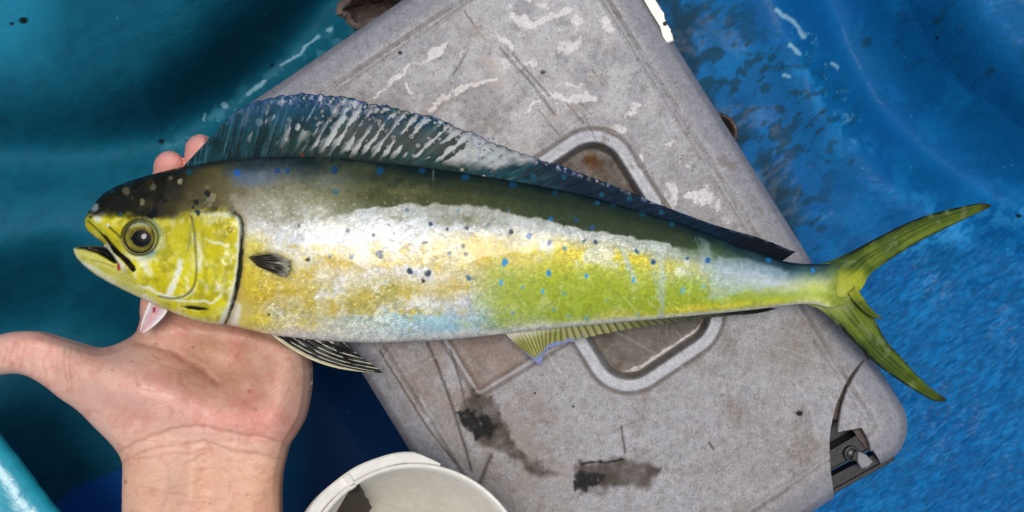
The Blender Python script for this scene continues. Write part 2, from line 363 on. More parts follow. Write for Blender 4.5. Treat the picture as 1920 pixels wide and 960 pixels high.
# ------------------------------------------------------------------ grey cooler
QA, QB, QC, QD = A_([397., 242]), A_([1076., -217]), A_([1731., 822]), A_([1038., 1283])
LP, LQ = 820.0, 1225.0
def lid_px(p, q):
    a, b = (np.asarray(p) / LP)[..., None], (np.asarray(q) / LQ)[..., None]
    r = QA * (1 - a) * (1 - b) + QB * a * (1 - b) + QC * a * b + QD * (1 - a) * b
    return r[..., 0], r[..., 1]
def px_lid(pts):
    pts = np.asarray(pts, float); p = np.full(len(pts), 400.); q = np.full(len(pts), 600.)
    for _ in range(12):
        x, y = lid_px(p, q); ex, ey = pts[:, 0] - x, pts[:, 1] - y
        p += ex * .8285 * .999 - ey * .53; q += ex * .557 + ey * .83
    return np.stack([p, q], -1)
def rrect(p, q, p0, p1, q0, q1, r):
    cx, cy = (p0 + p1) / 2, (q0 + q1) / 2; dx = np.abs(p - cx) - (p1 - p0) / 2 + r; dy = np.abs(q - cy) - (q1 - q0) / 2 + r
    return -(np.hypot(np.maximum(dx, 0), np.maximum(dy, 0)) + np.minimum(np.maximum(dx, dy), 0) - r)
CRACK_L = [(1623, 670), (1608, 686), (1593, 704), (1580, 730), (1569, 756), (1563, 778), (1558, 800), (1555.5, 823), (1555.5, 847), (1558, 887), (1563, 922), (1568, 990)]
CRACK_R = [(1700, 960), (1653.5, 873), (1647, 858), (1637, 843), (1634, 846), (1632, 832), (1625, 817), (1616, 802), (1572, 810), (1575, 790), (1580, 762), (1590, 730), (1604.5, 704), (1622, 676)]
crack = px_lid(CRACK_L + CRACK_R)
splitter = px_lid([(1623, 670), (1590, 720), (1567, 790), (1600, 830), (1620, 990), (1900, 990), (1900, 600), (1640, 650)])

cooler = empty('cooler', tuple(U(1060, 540, -0.13)))
tag(cooler, 'weathered grey plastic cooler with a broken lid corner, lying under the fish', 'cooler')
def lid_height(p, q):
    de = rrect(p, q, 0, LP, 0, LQ, 78)
    wv = (fbm(p, q, 90, 101) - .5)
    z = np.zeros(np.shape(p))
    t = np.clip(1 - de / 58, 0, 1)
    z -= 0.0065 * t ** 2 + 0.010 * np.clip(1 - de / 16, 0, 1) ** 2.2
    z -= 0.0008 * sm(68, 60, de)
    z -= 0.0009 * gs(de - 60, 2.6)
    z += 0.0004 * gs(de - 67, 4) - 0.0003 * gs(de - 74 - wv * 4, 2)
    # carrying recess
    dr = rrect(p, q, 366, 643, 388, 860, 84)
    z += 0.0016 * sm(-3, 3, dr) * sm(30, 20, dr) * (1 - .3 * sm(4, 18, dr))
    z -= 0.0006 * gs(dr + 4, 3)
    z -= 0.0135 * sm(20, 36, dr) + 0.0045 * sm(36, 78, dr)
    ins = sm(36, 52, dr)
    z += ins * (fbm(p, q, 40, 103) - .5) * 0.0022
    z += ins * 0.0012 * sm(2, 5, np.minimum(np.minimum(p - 400, 452 - p), np.minimum(q - 620, 700 - q)) + 5)
    # second, shallow moulded panel: raised L-shaped rib
    rb = np.minimum(pdist(p, q, [(165, 690), (165, 420), (350, 420)]), pdist(p, q, [(165, 692), (352, 700)]))
    z += 0.0020 * sm(7, 3, rb)
    z -= 0.0006 * sm(0, 6, np.minimum(np.minimum(p - 165, 352 - p), np.minimum(q - 420, 694 - q)))
    # knife scores and scratches
    for pl, w_, dp in [(px_lid([(800, 640), (822, 690), (848, 760), (866, 820), (884, 882)]), 2.0, .0010), (px_lid([(845, 655), (862, 710), (875, 770)]), 1.5, .0006),
                       (px_lid([(712, 659), (760, 735), (800, 800), (854, 868)]), 2, .0005), (px_lid([(938, 90), (1000, 160), (1040, 215)]), 1.4, .0004), (px_lid([(960, 100), (1030, 180)]), 1.2, .0004),
                       (px_lid([(900, 905), (920, 855)]), 3, .0006), (px_lid([(1165, 800), (1172, 850)]), 2, .0004), (px_lid([(1330, 830), (1338, 842)]), 2, .0008)]:
        z -= dp * gs(pdist(p, q, pl), w_)
    z += wv * 0.0012 + (fbm(p, q, 24, 105) - .5) * 0.0005
    return z
def lid():
    st = 2.0
    f = lambda p, q: np.minimum(rrect(p, q, 0, LP, 0, LQ, 78), -psdf(p, q, crack))
    P, Q_, F, B = sdf_grid(-4, LP + 4, -4, LQ + 4, st, f)
    z = lid_height(P, Q_); x, y = lid_px(P, Q_)
    de = rrect(P, Q_, 0, LP, 0, LQ, 78); dr = rrect(P, Q_, 366, 643, 388, 860, 84)
    n1 = fbm(x, y, 110, 121); n2 = fbm(x, y, 34, 123); n3 = fbm(x, y, 9, 125, 3); n4 = vn(x, y, 3.2, 126)
    C = np.tile(A_([153, 151, 152.]), (len(x), 1))
    C = over(C, (138, 132, 127), sm(.42, .68, n1) * .55)
    C = over(C, (172, 170, 172), sm(.50, .85, n2) * .3)
    C = over(C, (122, 113, 105), sm(.55, .78, fbm(x, y, 60, 128, 5)) * .5 * sm(350, 650, y))
    C = over(C, (176, 176, 180), sm(.52, .70, n3) * .2)
    C = over(C, (100, 95, 91), sm(.40, .28, n3) * .22)
    n5 = vn(x, y, 5.5, 127); C = over(C, (92, 86, 82), sm(.84, .95, n5) * .3); C = over(C, (186, 186, 188), sm(.16, .06, n5) * .25); C = over(C, (80, 74, 70), (n4 > .92) * .5); C = over(C, (196, 196, 198), (n4 < .06) * .45)
    C = over(C, (130, 112, 98), sm(200, 40, np.hypot(x - 880, (y - 690) * .9)) * .5 * sm(.35, .6, n2))
    C = over(C, (128, 116, 104), sm(170, 30, np.hypot(x - 960, y - 860)) * .45 * sm(.35, .6, n2))
    C = over(C, (118, 110, 94), sm(70, 10, np.hypot(x - 1480, (y - 660))) * .35)
    C = over(C, (122, 124, 132), sm(56, 36, de) * .5)                # outer roll darker and bluer
    C = over(C, (88, 80, 74), gs(de - 60, 2.8) * .42 * sm(.3, .6, n2))  # dirt in the moulded groove
    C = over(C, (104, 98, 92), gs(de - 73, 2.2) * .2)
    # recess: pale worn lip, muddy floor
    C = over(C, (184, 185, 188), sm(-2, 2, dr) * sm(26, 18, dr) * (.6 + .5 * n2))
    C = over(C, (96, 88, 80), gs(dr + 4, 3.5) * .7)
    ins = sm(24, 40, dr)
    C = over(C, (112, 105, 98), ins); C = over(C, (88, 76, 64), ins * sm(.4, .65, n2) * .8); C = over(C, (132, 124, 116), ins * sm(.55, .68, n3) * .5)
    C = over(C, (122, 120, 116), sm(40, 50, dr) * sm(700, 900, Q_ + (n2 - .5) * 60) * .6)
    C = over(C, (96, 60, 34), ins * sm(18, 4, pdist(x, y, [(1106, 298), (1112, 306)]) + (n3 - .5) * 14) * .8)
    # rib edges dirty
    rb = np.minimum(pdist(P, Q_, [(165, 690), (165, 420), (350, 420)]), pdist(P, Q_, [(165, 692), (352, 700)]))
    C = over(C, (170, 166, 162), sm(6, 2, rb) * .45); C = over(C, (84, 72, 64), gs(rb - 9, 2.5) * .55)
    C = over(C, (132, 110, 96), sm(0, 10, np.minimum(np.minimum(P - 165, 352 - P), np.minimum(Q_ - 420, 694 - Q_))) * .45)
    # knife scores hold dirt
    for pl, w_ in [([(800, 640), (822, 690), (848, 760), (866, 820), (884, 882)], 2.4), ([(845, 655), (862, 710), (875, 770)], 1.6), ([(712, 659), (760, 735), (800, 800), (854, 868)], 2.2),
                   ([(938, 90), (1000, 160), (1040, 215)], 1.3), ([(960, 100), (1030, 180)], 1.2), ([(1010, 205), (1050, 255)], 1.2), ([(1060, 190), (1095, 232)], 1.3), ([(1080, 185), (1110, 215)], 1),
                   ([(900, 905), (920, 855)], 3.5), ([(1165, 800), (1172, 850)], 2), ([(1330, 830), (1338, 842)], 2), ([(870, 20), (905, 70)], 1.5), ([(880, 90), (850, 140)], 1.5), ([(1110, 130), (1130, 160)], 1.2)]:
        C = over(C, (70, 64, 60), gs(pdist(x + (n3 - .5) * 3, y, pl), w_) * .75)
    for pl in [[(1150, 620), (1300, 700)], [(1460, 650), (1540, 680)], [(1180, 830), (1250, 800)], [(700, 140), (760, 100)]]:
        C = over(C, (188, 188, 190), gs(pdist(x, y, pl), 1.3) * .4)
    rng = random.Random(21)
    for k in range(70):
        px, py = rng.uniform(560, 1600), rng.uniform(0, 950); a = math.radians(rng.choice([57, 57, -34, rng.uniform(0, 180)]) + rng.uniform(-10, 10)); L = rng.uniform(12, 70)
        C = over(C, rng.choice([(84, 78, 74), (196, 196, 198), (100, 94, 90)]), gs(pdist(x + (n3 - .5) * 5, y + (n2 - .5) * 8, [(px, py), (px + L * math.cos(a), py + L * math.sin(a))]), rng.uniform(.8, 1.5)) * rng.uniform(.2, .5))
    # burnt black marks
    jx, jy = x + (fbm(x, y, 16, 131, 5) - .5) * 26, y + (fbm(x, y, 16, 133, 5) - .5) * 26
    bl = sm(-6, 3, psdf(jx, jy, [(862, 770), (880, 772), (890, 785), (908, 778), (915, 795), (935, 800), (922, 822), (905, 812), (888, 822), (872, 800)]))
    bl = np.maximum(bl, sm(-6, 3, psdf(jx, jy, [(1078, 892), (1110, 885), (1130, 893), (1118, 912), (1095, 925), (1080, 915)])))
    bl = np.maximum(bl, sm(3.5, 1, pdist(jx, y + (n3 - .5) * 10, [(1095, 868), (1130, 866), (1165, 862)])) * .9)
    gz = sm(-8, 7, psdf(jx, jy, [(880, 735), (925, 745), (945, 790), (960, 830), (1010, 870), (1045, 890), (1000, 885), (950, 850), (900, 830), (868, 790)]))
    gz = np.maximum(gz, sm(-9, 8, psdf(jx, jy, [(1085, 870), (1180, 860), (1240, 875), (1220, 910), (1150, 915), (1085, 930)])))
    gz = np.maximum(gz, .8 * sm(9, 3, np.hypot(jx - 880, jy - 733)))
    C = over(C, (66, 57, 50), gz * .85 * (0.25 + 1.2 * fbm(x, y, 18, 137, 5))); C = over(C, (14, 13, 12), bl * sm(.15, .36, fbm(x, y, 10, 135)))
    for (px, py, r) in [(1018, 135, 4), (750, 99, 3), (1106, 144, 2), (1075, 762, 2), (1003, 737, 2), (1499, 775, 5)]:
        C = over(C, (18, 17, 17), sm(r + 1, r - 1, np.hypot((x - px) * .8, y - py)))
    # thin water standing on the upper part
    gx, gy = x + (fbm(x, y, 18, 141) - .5) * 26, y + (fbm(x, y, 18, 143) - .5) * 26
    fm = np.zeros(len(x))
    for pl, w_ in [([(700, 178), (735, 150), (765, 128), (800, 112), (838, 86)], 6), ([(760, 160), (775, 172)], 5), ([(805, 205), (850, 175), (880, 160), (930, 144)], 7), ([(980, 206), (1030, 182), (1060, 158), (1090, 160)], 6),
                   ([(1020, 175), (1070, 190), (1110, 180)], 12), ([(960, 30), (1000, 50), (1060, 20)], 14), ([(1130, 40), (1150, 60)], 12), ([(930, 60), (960, 90)], 10), ([(875, 85), (870, 110)], 3), ([(640, 155), (720, 105), (770, 70)], 2.5)]:
        fm = np.maximum(fm, sm(w_ * .62 + 1.6, w_ * .62 - 1.6, pdist(gx, gy, pl) + (n2 - .5) * 8))
    ar = sm(120, 30, pdist(x, y, [(1210, 240), (1290, 330), (1350, 410)])); fm = np.maximum(fm, ar * sm(.60, .64, fbm(x, y, 34, 145, 5)))
    ar = sm(190, 60, np.hypot(x - 1020, (y - 60) * .9)); fm = np.maximum(fm, ar * sm(.61, .65, fbm(x, y, 30, 147, 5)))
    damp = sm(420, 120, np.hypot(x - 1010, (y - 140))) * .35 * sm(.4, .6, n2)
    # recess puddle and its wet shore
    fm = np.maximum(fm, ins * sm(6, 3, pdist(gx, gy, [(1122, 290), (1134, 305), (1140, 322)]) - 2))
    fm = np.maximum(fm, ins * sm(5, 2, pdist(x + (n3 - .5) * 6, y + (n3 - .5) * 6, [(1148, 697), (1170, 701), (1200, 690), (1240, 664), (1280, 636), (1308, 618), (1322, 600)]) - 1))
    C = over(C, (128, 112, 96), gs(pdist(gx, gy, [(800, 210), (850, 182), (900, 158)]) - 6, 3) * .5)
    C = over(C, (186, 186, 192), fm * .12); C = over(C, (112, 100, 90), sm(.05, .4, fm) * sm(.95, .6, fm) * .5)  # weak pale glare painted into the wet patches, brown rims around them
    fm = np.maximum(fm, damp * (1 - ins))
    # split the snapped-off corner from the rest
    fc = F.mean(1); cp = P[F].mean(1), Q_[F].mean(1)
    isc = psdf(cp[0], cp[1], splitter) > 0
    W = U(x, y, z)
    for name, sel in (('lid', ~isc), ('broken_corner', isc)):
        Fs = F[sel]; u = np.unique(Fs); rm = -np.ones(len(x), int); rm[u] = np.arange(len(u)); Fs = rm[Fs]
        E = np.concatenate([Fs[:, [0, 1]], Fs[:, [1, 2]], Fs[:, [2, 3]], Fs[:, [3, 0]]]); key = np.sort(E, 1)
        _, inv, cnt = np.unique(key[:, 0] * len(u) + key[:, 1], return_inverse=True, return_counts=True); Bd = E[cnt[inv] == 1]
        V = W[u]; n = len(V); b = np.unique(Bd); bm_ = -np.ones(n, int); bm_[b] = np.arange(len(b)) + n
        lowv = V[b].copy(); lowv[:, 2] = np.where(de[u][b] < 4, -0.034, lowv[:, 2] - 0.0045)
        V2 = np.concatenate([V, lowv]); F2 = np.concatenate([Fs[:, ::-1], np.stack([Bd[:, 0], Bd[:, 1], bm_[Bd[:, 1]], bm_[Bd[:, 0]]], -1)])
        me = mesh(name, V2, F2)
        Cc = np.concatenate([C[u], np.tile(A_([120, 116, 112.]), (len(b), 1))]); paint(me, Cc, np.concatenate([fm[u], np.zeros(len(b))]))
        o = link(name, me, M_lid, cooler)
        if name == 'broken_corner': o['label'] = 'snapped-off rounded corner of the grey lid'
lid()
def cooler_rest():
    bm = bmesh.new()                                     # tub under the lid
    P = A_([(26, 26), (LP - 26, 26), (LP - 26, LQ - 26), (26, LQ - 26)], float)
    P2 = A_([(50, 50), (LP - 50, 50), (LP - 50, LQ - 50), (50, LQ - 50)], float)
    def ring(PP, z, r=60):
        out = []
        for i, (p, q) in enumerate(PP):
            sx, sy = (1 if i in (0, 3) else -1), (1 if i in (0, 1) else -1)
            c = (p + sx * r, q + sy * r); a0 = [180, 270, 0, 90][i]
            for k in range(7):
                a = math.radians(a0 + 15 * k); out.append((c[0] + r * math.cos(a), c[1] + r * math.sin(a)))
        o = A_(out); x, y = lid_px(o[:, 0], o[:, 1]); return [bm.verts.new(v) for v in U(x, y, 0.0) * A_([1, 1, 0]) + A_([0, 0, z])]
    rs = [ring(P, -0.024), ring(P, -0.05), ring(P2, -0.128)]
    bm.faces.new(rs[0]); bm.faces.new(rs[2])
    for a, b in zip(rs[:-1], rs[1:]):
        for k in range(len(a)): bm.faces.new((a[k], a[(k + 1) % len(a)], b[(k + 1) % len(b)], b[k]))
    bm_obj('tub', bm, M_dark, cooler)
    # hinge seen through the broken corner
    def bar(a, b, w, zt, zb, name, mat, bev=0.0006):
        a, b = A_(a, float), A_(b, float); d = (b - a) / np.linalg.norm(b - a); nn = A_([-d[1], d[0]]) * w / 2
        bm = bmesh.new(); prism(bm, pxy([a + nn, b + nn, b - nn, a - nn], zt), zt, zb, bev); return bm_obj(name, bm, mat, cooler)
    bar((1520, 885), (1640, 815), 34, -0.010, -0.022, 'hinge_plate', M_dark)
    bar((1520, 902), (1660, 826), 3, -0.0085, -0.0102, 'hinge_edge', M_dark, 0.0002)
    bar((1530, 925), (1672, 850), 30, -0.014, -0.023, 'hinge_rail', M_dark)
    bar((1535, 938), (1665, 866), 8, -0.012, -0.0138, 'hinge_lip', M_dark, 0.0003)
    b = bmesh.new(); c = U(1597, 851, -0.007)
    lathe(b, [(0.0001, .0), (.0022, .0002), (.0026, -.0004), (.0029, -.001), (.0033, .0002), (.0039, .0004), (.0043, -.0004), (.0044, -.006)], 28, Matrix.Translation(Vector(c)))
    bm_obj('bolt', b, M_steel, cooler, True)
    bar((1600, 853), (1622, 863), 19, -0.0055, -0.0098, 'bolt_shank', M_dark)
    b = bmesh.new(); prism(b, pxy([(1609, 846), (1624, 852), (1638, 866), (1627, 877), (1615, 879), (1608, 866)], -0.004), -0.004, -0.008, 0.0007); bm_obj('chip', b, M_greyp, cooler)
    # torn foam under the corner
    b = bmesh.new(); prism(b, pxy([(1598, 806), (1618, 802), (1632, 822), (1634, 848), (1622, 840), (1610, 818)], -0.008), -0.008, -0.016, 0.001); bm_obj('foam_core', b, M_crust, cooler)
    b = bmesh.new(); prism(b, pxy([(1570, 745), (1596, 695), (1622, 658), (1634, 668), (1612, 700), (1590, 742), (1577, 790), (1560, 786)], -0.007), -0.007, -0.016, 0.001); bm_obj('foam_core', b, M_crust, cooler)
    # white latch on the long side
    b = bmesh.new(); prism(b, pxy([(1190, -30), (1205, -5), (1218, 18), (1238, 50), (1248, 72), (1250, 82), (1264, 76), (1261, 62), (1254, 58), (1251, 42), (1241, 26), (1238, 12), (1224, -8), (1206, -38)], -0.006), -0.006, -0.045, 0.0012)
    bm_obj('latch', b, M_white, cooler)
    b = bmesh.new(); c = U(1247, 44, -0.0055); lathe(b, [(.0001, .0006), (.0008, .0005), (.0012, 0), (.0013, -.001)], 14, Matrix.Translation(Vector(c))); bm_obj('rivet', b, M_steel, cooler, True)
cooler_rest()
adopt(cooler)

# ------------------------------------------------------------------ the fish
ZF = 0.026
TOP = [(159, 416), (160, 409), (164, 400), (172, 388), (183, 374), (200, 359), (230, 344), (270, 331), (320, 318), (350, 311), (400, 304), (450, 299), (520, 295), (600, 294), (700, 303), (800, 314), (900, 329), (1000, 346), (1100, 367), (1200, 396), (1300, 427), (1400, 466), (1460, 487), (1500, 494), (1535, 495), (1570, 497), (1596, 512)]
BOT = [(137, 467), (141, 479), (150, 491), (165, 505), (190, 522), (230, 543), (270, 562), (310, 580), (350, 596), (390, 606), (420, 609), (440, 612), (470, 619), (510, 628), (560, 634), (620, 640), (700, 643), (780, 640), (850, 636), (920, 629), (1000, 620), (1100, 610), (1200, 601), (1300, 592), (1400, 582), (1450, 576), (1500, 570), (1530, 571), (1560, 577), (1590, 566)]
TOPs, BOTs = spline(TOP, 6), spline(BOT, 6)
UJ = [(199, 462), (190, 454), (178, 444), (166, 434), (160, 426)]        # under edge of the upper jaw
LJ = [(140, 464), (150, 462), (165, 461), (182, 461), (199, 463)]        # upper edge of the lower jaw
FISH = np.vstack([TOPs, [(1602, 540)], BOTs[::-1], LJ, UJ])
fish = empty('fish', tuple(U(700, 470, 0.002)))
tag(fish, 'wet yellow green and silver fish with long blue back fin, held over the grey cooler', 'fish')

GILL = spline([(438, 398), (449, 408), (453, 425), (452, 450), (450, 485), (446, 520), (438, 560), (428, 592), (420, 608)], 6)
PREOP = spline([(358, 404), (364, 430), (367, 470), (368, 515), (362, 540), (348, 554), (325, 560), (298, 556)], 6)
JAWGAP = [(187, 436), (200, 443), (212, 458), (226, 473), (242, 486), (252, 499), (255, 506), (249, 511), (240, 499), (226, 484), (213, 474), (202, 456), (194, 446)]
MOUTHIN = [(139, 466), (150, 462), (182, 461), (199, 463), (212, 478), (222, 494), (214, 494), (200, 485), (182, 475), (160, 468)]
def fish_colour(x, y, top, bot):
    t = np.clip((y - top) / (bot - top), 0, 1)
    wx, wy = x + (fbm(x, y, 70, 201) - .5) * 90, t + (fbm(x, y, 46, 203) - .5) * .16 + (fbm(x, y, 12, 204) - .5) * .05
    xk = [450, 600, 750, 900, 1050, 1200, 1350, 1450, 1530]; tk = [0, .08, .2, .32, .45, .6, .75, .88, .95, 1]
    T = A_([
        [(40, 55, 60), (78, 90, 98), (120, 116, 92), (150, 146, 128), (212, 212, 202), (202, 186, 64), (192, 166, 60), (204, 188, 104), (226, 206, 112), (226, 206, 176)],
        [(25, 40, 40), (78, 84, 70), (112, 112, 78), (180, 180, 158), (212, 217, 217), (226, 220, 190), (196, 178, 96), (195, 195, 165), (225, 222, 200), (214, 208, 194)],
        [(18, 34, 34), (60, 66, 42), (92, 92, 52), (198, 203, 200), (212, 216, 213), (226, 220, 204), (172, 166, 86), (168, 196, 200), (204, 217, 216), (216, 220, 215)],
        [(12, 30, 32), (52, 60, 34), (88, 90, 54), (196, 200, 196), (214, 196, 116), (214, 200, 142), (200, 204, 210), (142, 190, 206), (206, 219, 219), (220, 222, 215)],
        [(10, 28, 32), (26, 44, 38), (58, 68, 38), (200, 200, 190), (218, 203, 80), (192, 192, 58), (154, 170, 56), (158, 176, 76), (216, 221, 190), (226, 226, 206)],
        [(10, 28, 32), (24, 44, 37), (52, 70, 36), (186, 191, 146), (222, 203, 58), (174, 182, 58), (152, 170, 48), (166, 182, 66), (230, 215, 80), (226, 221, 182)],
        [(10, 28, 35), (28, 53, 44), (62, 83, 53), (108, 128, 118), (150, 170, 170), (165, 180, 140), (150, 178, 86), (190, 195, 60), (225, 215, 120), (212, 206, 172)],
        [(12, 30, 42), (32, 56, 66), (58, 88, 100), (100, 130, 145), (170, 180, 185), (184, 194, 180), (160, 180, 120), (170, 190, 62), (220, 220, 160), (192, 187, 162)],
        [(14, 38, 52), (36, 64, 70), (68, 94, 88), (120, 140, 110), (170, 185, 128), (188, 199, 108), (170, 190, 80), (196, 202, 120), (206, 206, 150), (200, 196, 162)]], float)
    fx = np.interp(wx, xk, range(len(xk))); ft = np.interp(np.clip(wy, 0, 1), tk, range(len(tk)))
    ix = np.minimum(fx.astype(int), len(xk) - 2); it = np.minimum(ft.astype(int), len(tk) - 2); ax = (fx - ix)[:, None]; at = (ft - it)[:, None]
    C = (T[ix, it] * (1 - ax) + T[ix + 1, it] * ax) * (1 - at) + (T[ix, it + 1] * (1 - ax) + T[ix + 1, it + 1] * ax) * at
    n1, n2, n3 = fbm(x, y, 60, 211), fbm(x, y, 20, 213), fbm(x, y, 7, 215, 3)
    # ochre mottling and silver breakthroughs on the front flank
    fr = sm(450, 520, x) * sm(1010, 900, x)
    och = sm(.50, .66, fbm(x, y, 48, 217) + .12 * (n3 - .5)) * fr * sm(.36, .5, t) * sm(.98, .86, t)
    C = over(C, (204, 174, 62), och * .6 * (.55 + .8 * sm(.4, .6, n3)))
    wh = sm(.54, .70, fbm(x, y, 40, 219) + .18 * (n3 - .5)) * sm(450, 500, x) * sm(1000, 880, x) * sm(.3, .4, t) * sm(.95, .8, t)
    C = over(C, (216, 219, 218), wh * .8)
    C = over(C, (216, 221, 224), sm(.5, .62, n2) * fr * gs(t - .42, .13) * .7)
    # named patches
    def blob(cx, cy, rx, ry, col, k, s=0, soft=.5, ang=0):
        nonlocal C
        u, v = rot(x - cx, y - cy, ang); d = np.hypot(u / rx, v / ry) + (fbm(x, y, 26, 231 + s) - .5) * .9
        C = over(C, col, sm(1 + soft * .5, 1 - soft, d) * k)
    blob(900, 470, 34, 34, (210, 174, 48), .75, 1, .8); blob(850, 480, 60, 26, (214, 190, 90), .5, 2, .8); blob(800, 545, 70, 18, (206, 180, 84), .5, 3, .8)
    blob(640, 495, 60, 20, (206, 180, 84), .45, 4, .8); blob(510, 555, 55, 22, (186, 160, 54), .65, 5, .8); blob(590, 575, 80, 16, (180, 158, 66), .5, 6); blob(700, 560, 50, 18, (176, 160, 70), .6, 7)
    blob(475, 500, 22, 60, (206, 188, 44), .5, 8); blob(440, 590, 14, 26, (232, 232, 226), .8, 9); blob(480, 600, 30, 12, (224, 204, 70), .6, 10)
    blob(560, 440, 90, 24, (214, 216, 212), .5, 11); blob(520, 350, 60, 20, (150, 150, 130), .3, 12); blob(480, 335, 50, 16, (92, 108, 128), .55, 13, ang=-6)
    blob(640, 345, 60, 20, (118, 128, 128), .35, 14); blob(800, 600, 130, 12, (172, 208, 218), .6, 15); blob(930, 560, 24, 40, (206, 212, 220), .55, 16); blob(870, 578, 60, 20, (198, 202, 210), .5, 17)
    blob(690, 600, 60, 14, (190, 196, 170), .5, 18); blob(1120, 480, 60, 14, (222, 206, 70), .45, 19, .8); blob(1240, 500, 60, 14, (218, 206, 70), .45, 20, .8); blob(1000, 480, 40, 16, (214, 196, 80), .6, 21)
    C = over(C, (224, 228, 214), sm(.50, .66, fbm(x, y, 30, 223, 5)) * sm(960, 1020, x) * sm(1330, 1280, x) * sm(.32, .40, t) * sm(.60, .5, t) * .75)
    # clean edged lime panel
    lime = sm(-34 - 40 * sm(1000, 930, x), 26, psdf(x + (n3 - .5) * 26 + (n1 - .5) * 50, y + (n2 - .5) * 34, [(938, 520), (1000, 510), (1120, 518), (1240, 530), (1340, 545), (1440, 556), (1480, 560), (1440, 570), (1330, 576), (1250, 582), (1130, 590), (1040, 598), (960, 600), (935, 560)]))
    C = over(C, (152, 168, 46), lime * .8); C = over(C, (176, 192, 92), lime * sm(.5, .7, n2) * .3); C = over(C, (206, 212, 170), lime * sm(.58, .72, fbm(x, y, 34, 221, 5)) * .35)
    C = over(C, (228, 210, 60), gs(y - np.interp(x, [1100, 1200, 1300, 1400, 1480], [592, 586, 578, 570, 563]), 6) * sm(1180, 1320, x) * sm(1500, 1440, x) * .6 * sm(.3, .5, n2))
    C = over(C, (226, 226, 214), sm(.945, .985, t) * sm(470, 560, x) * .75)
    # pale rubbed bands towards the tail
    for pg, k in [([(1335, 500), (1350, 480), (1420, 492), (1480, 508), (1470, 530), (1420, 545), (1370, 552), (1325, 562)], .5), ([(1215, 450), (1232, 470), (1238, 520), (1236, 598), (1244, 598), (1250, 520), (1242, 470), (1228, 448)], .6),
                  ([(1160, 466), (1172, 470), (1196, 526), (1188, 530)], .75), ([(1310, 440), (1330, 455), (1334, 500), (1318, 520), (1312, 480)], .45), ([(1216, 480), (1228, 480), (1240, 560), (1232, 560)], .4)]:
        m = sm(-5, 4, psdf(x + (n3 - .5) * 12, y + (n2 - .5) * 14, pg)); C = over(C, (176, 194, 204), m * k * (.55 + .7 * n3))
    # fine scratches
    rng = random.Random(5)
    for k in range(26):
        px, py = rng.uniform(480, 1400), rng.uniform(380, 590); a = rng.uniform(-.6, .6) + 1.4; L = rng.uniform(12, 45)
        C = over(C, (232, 234, 228), gs(pdist(x + (n3 - .5) * 8, y, [(px, py), (px + L * math.cos(a), py + L * math.sin(a))]), 1.2) * .35)
    C = over(C, (190, 196, 186), gs(pdist(x, y, [(813, 318), (812, 345), (810, 382)]), 1.3) * .55)
    # olive back ends sharply; silver skin and painted sky sheen begin below
    edge = np.interp(x, [560, 640, 700, 790, 880, 930, 965, 1030, 1075, 1150, 1225, 1292, 1340], [420, 402, 390, 383, 383, 392, 404, 413, 426, 440, 452, 467, 476]) + (fbm(x, y, 16, 261) - .5) * 14
    ab = sm(1, -3, y - edge) * sm(600, 720, x) * sm(1330, 1260, x) * sm(.02, .10, t)
    C = over(C, (64, 70, 40), ab * .85); C = over(C, (40, 56, 40), ab * sm(850, 1050, x) * .6); C = over(C, (104, 102, 66), ab * sm(.5, .7, n2) * sm(1000, 800, x) * .5)
    C = over(C, (22, 36, 34), ab * sm(.16, .04, t) * .7)
    C = over(C, (198, 203, 198), sm(-2, 3, y - edge) * sm(34, 10, y - edge) * sm(600, 680, x) * sm(1300, 1240, x) * .7)  # sky reflection along the film edge painted over the silver skin
    # lateral line
    latl = pdist(x, y, [(455, 420), (520, 395), (600, 400), (700, 440), (800, 470), (950, 480), (1200, 500), (1500, 528)])
    C = over(C, (150, 140, 90), gs(latl, 1.6) * .30 * (n3 > .42))
    C = over(C, (150, 160, 62), sm(1535, 1575, x + (n2 - .5) * 60) * sm(.1, .35, t)); C = over(C, (112, 128, 46), sm(1548, 1580, x + (n2 - .5) * 40))
    # ---------------- head
    hd = sm(3, -3, x - np.interp(y, GILL[:, 1], GILL[:, 0]))
    hd = np.where(y < 398, sm(470, 400, x + (n2 - .5) * 60), hd)
    Hc = np.tile(A_([214, 204, 36.]), (len(x), 1))
    Hc = over(Hc, (188, 176, 24), sm(.4, .65, n1) * .7); Hc = over(Hc, (226, 222, 150), sm(.52, .76, n2 + .15 * (n3 - .5)) * .5)
    Hc = over(Hc, (150, 142, 26), sm(.52, .68, fbm(x, y, 24, 241)) * .6); Hc = over(Hc, (232, 234, 226), sm(.60, .76, fbm(x, y * .7, 18, 243, 5)) * .5)
    Hc = over(Hc, (222, 226, 216), sm(9, 2, pdist(x + (n2 - .5) * 18, y, GILL) - 4) * .8)
    Hc = over(Hc, (228, 230, 220), gs(pdist(x, y, PREOP + A_([7, -2])), 4) * .55 * sm(.35, .55, n2))
    for pl, w_, k in [([(338, 490), (334, 510), (325, 530), (318, 548)], 8, .85), ([(362, 440), (374, 470), (378, 500)], 3, .5), ([(384, 448), (430, 458)], 2.5, .7), ([(300, 552), (340, 566), (400, 566), (432, 540)], 2.2, .75), ([(262, 485), (280, 512)], 9, .6),
                      ([(212, 515), (260, 535), (310, 556)], 3.5, .7), ([(372, 398), (430, 404)], 5, .7), ([(350, 520), (352, 545)], 3, .6), ([(400, 520), (412, 545)], 2, .4), ([(376, 470), (390, 500)], 2, .5), ([(400, 430), (426, 440)], 3, .3)]:
        Hc = over(Hc, (236, 238, 234), sm(w_ + 2, w_ * .3, pdist(x + (n3 - .5) * 7, y + (n2 - .5) * 12, pl)) * k)  # white reflections on the wet cheek painted as streaks
    # eye surround
    de = np.hypot((x - 262) , (y - 445) * 1.02)
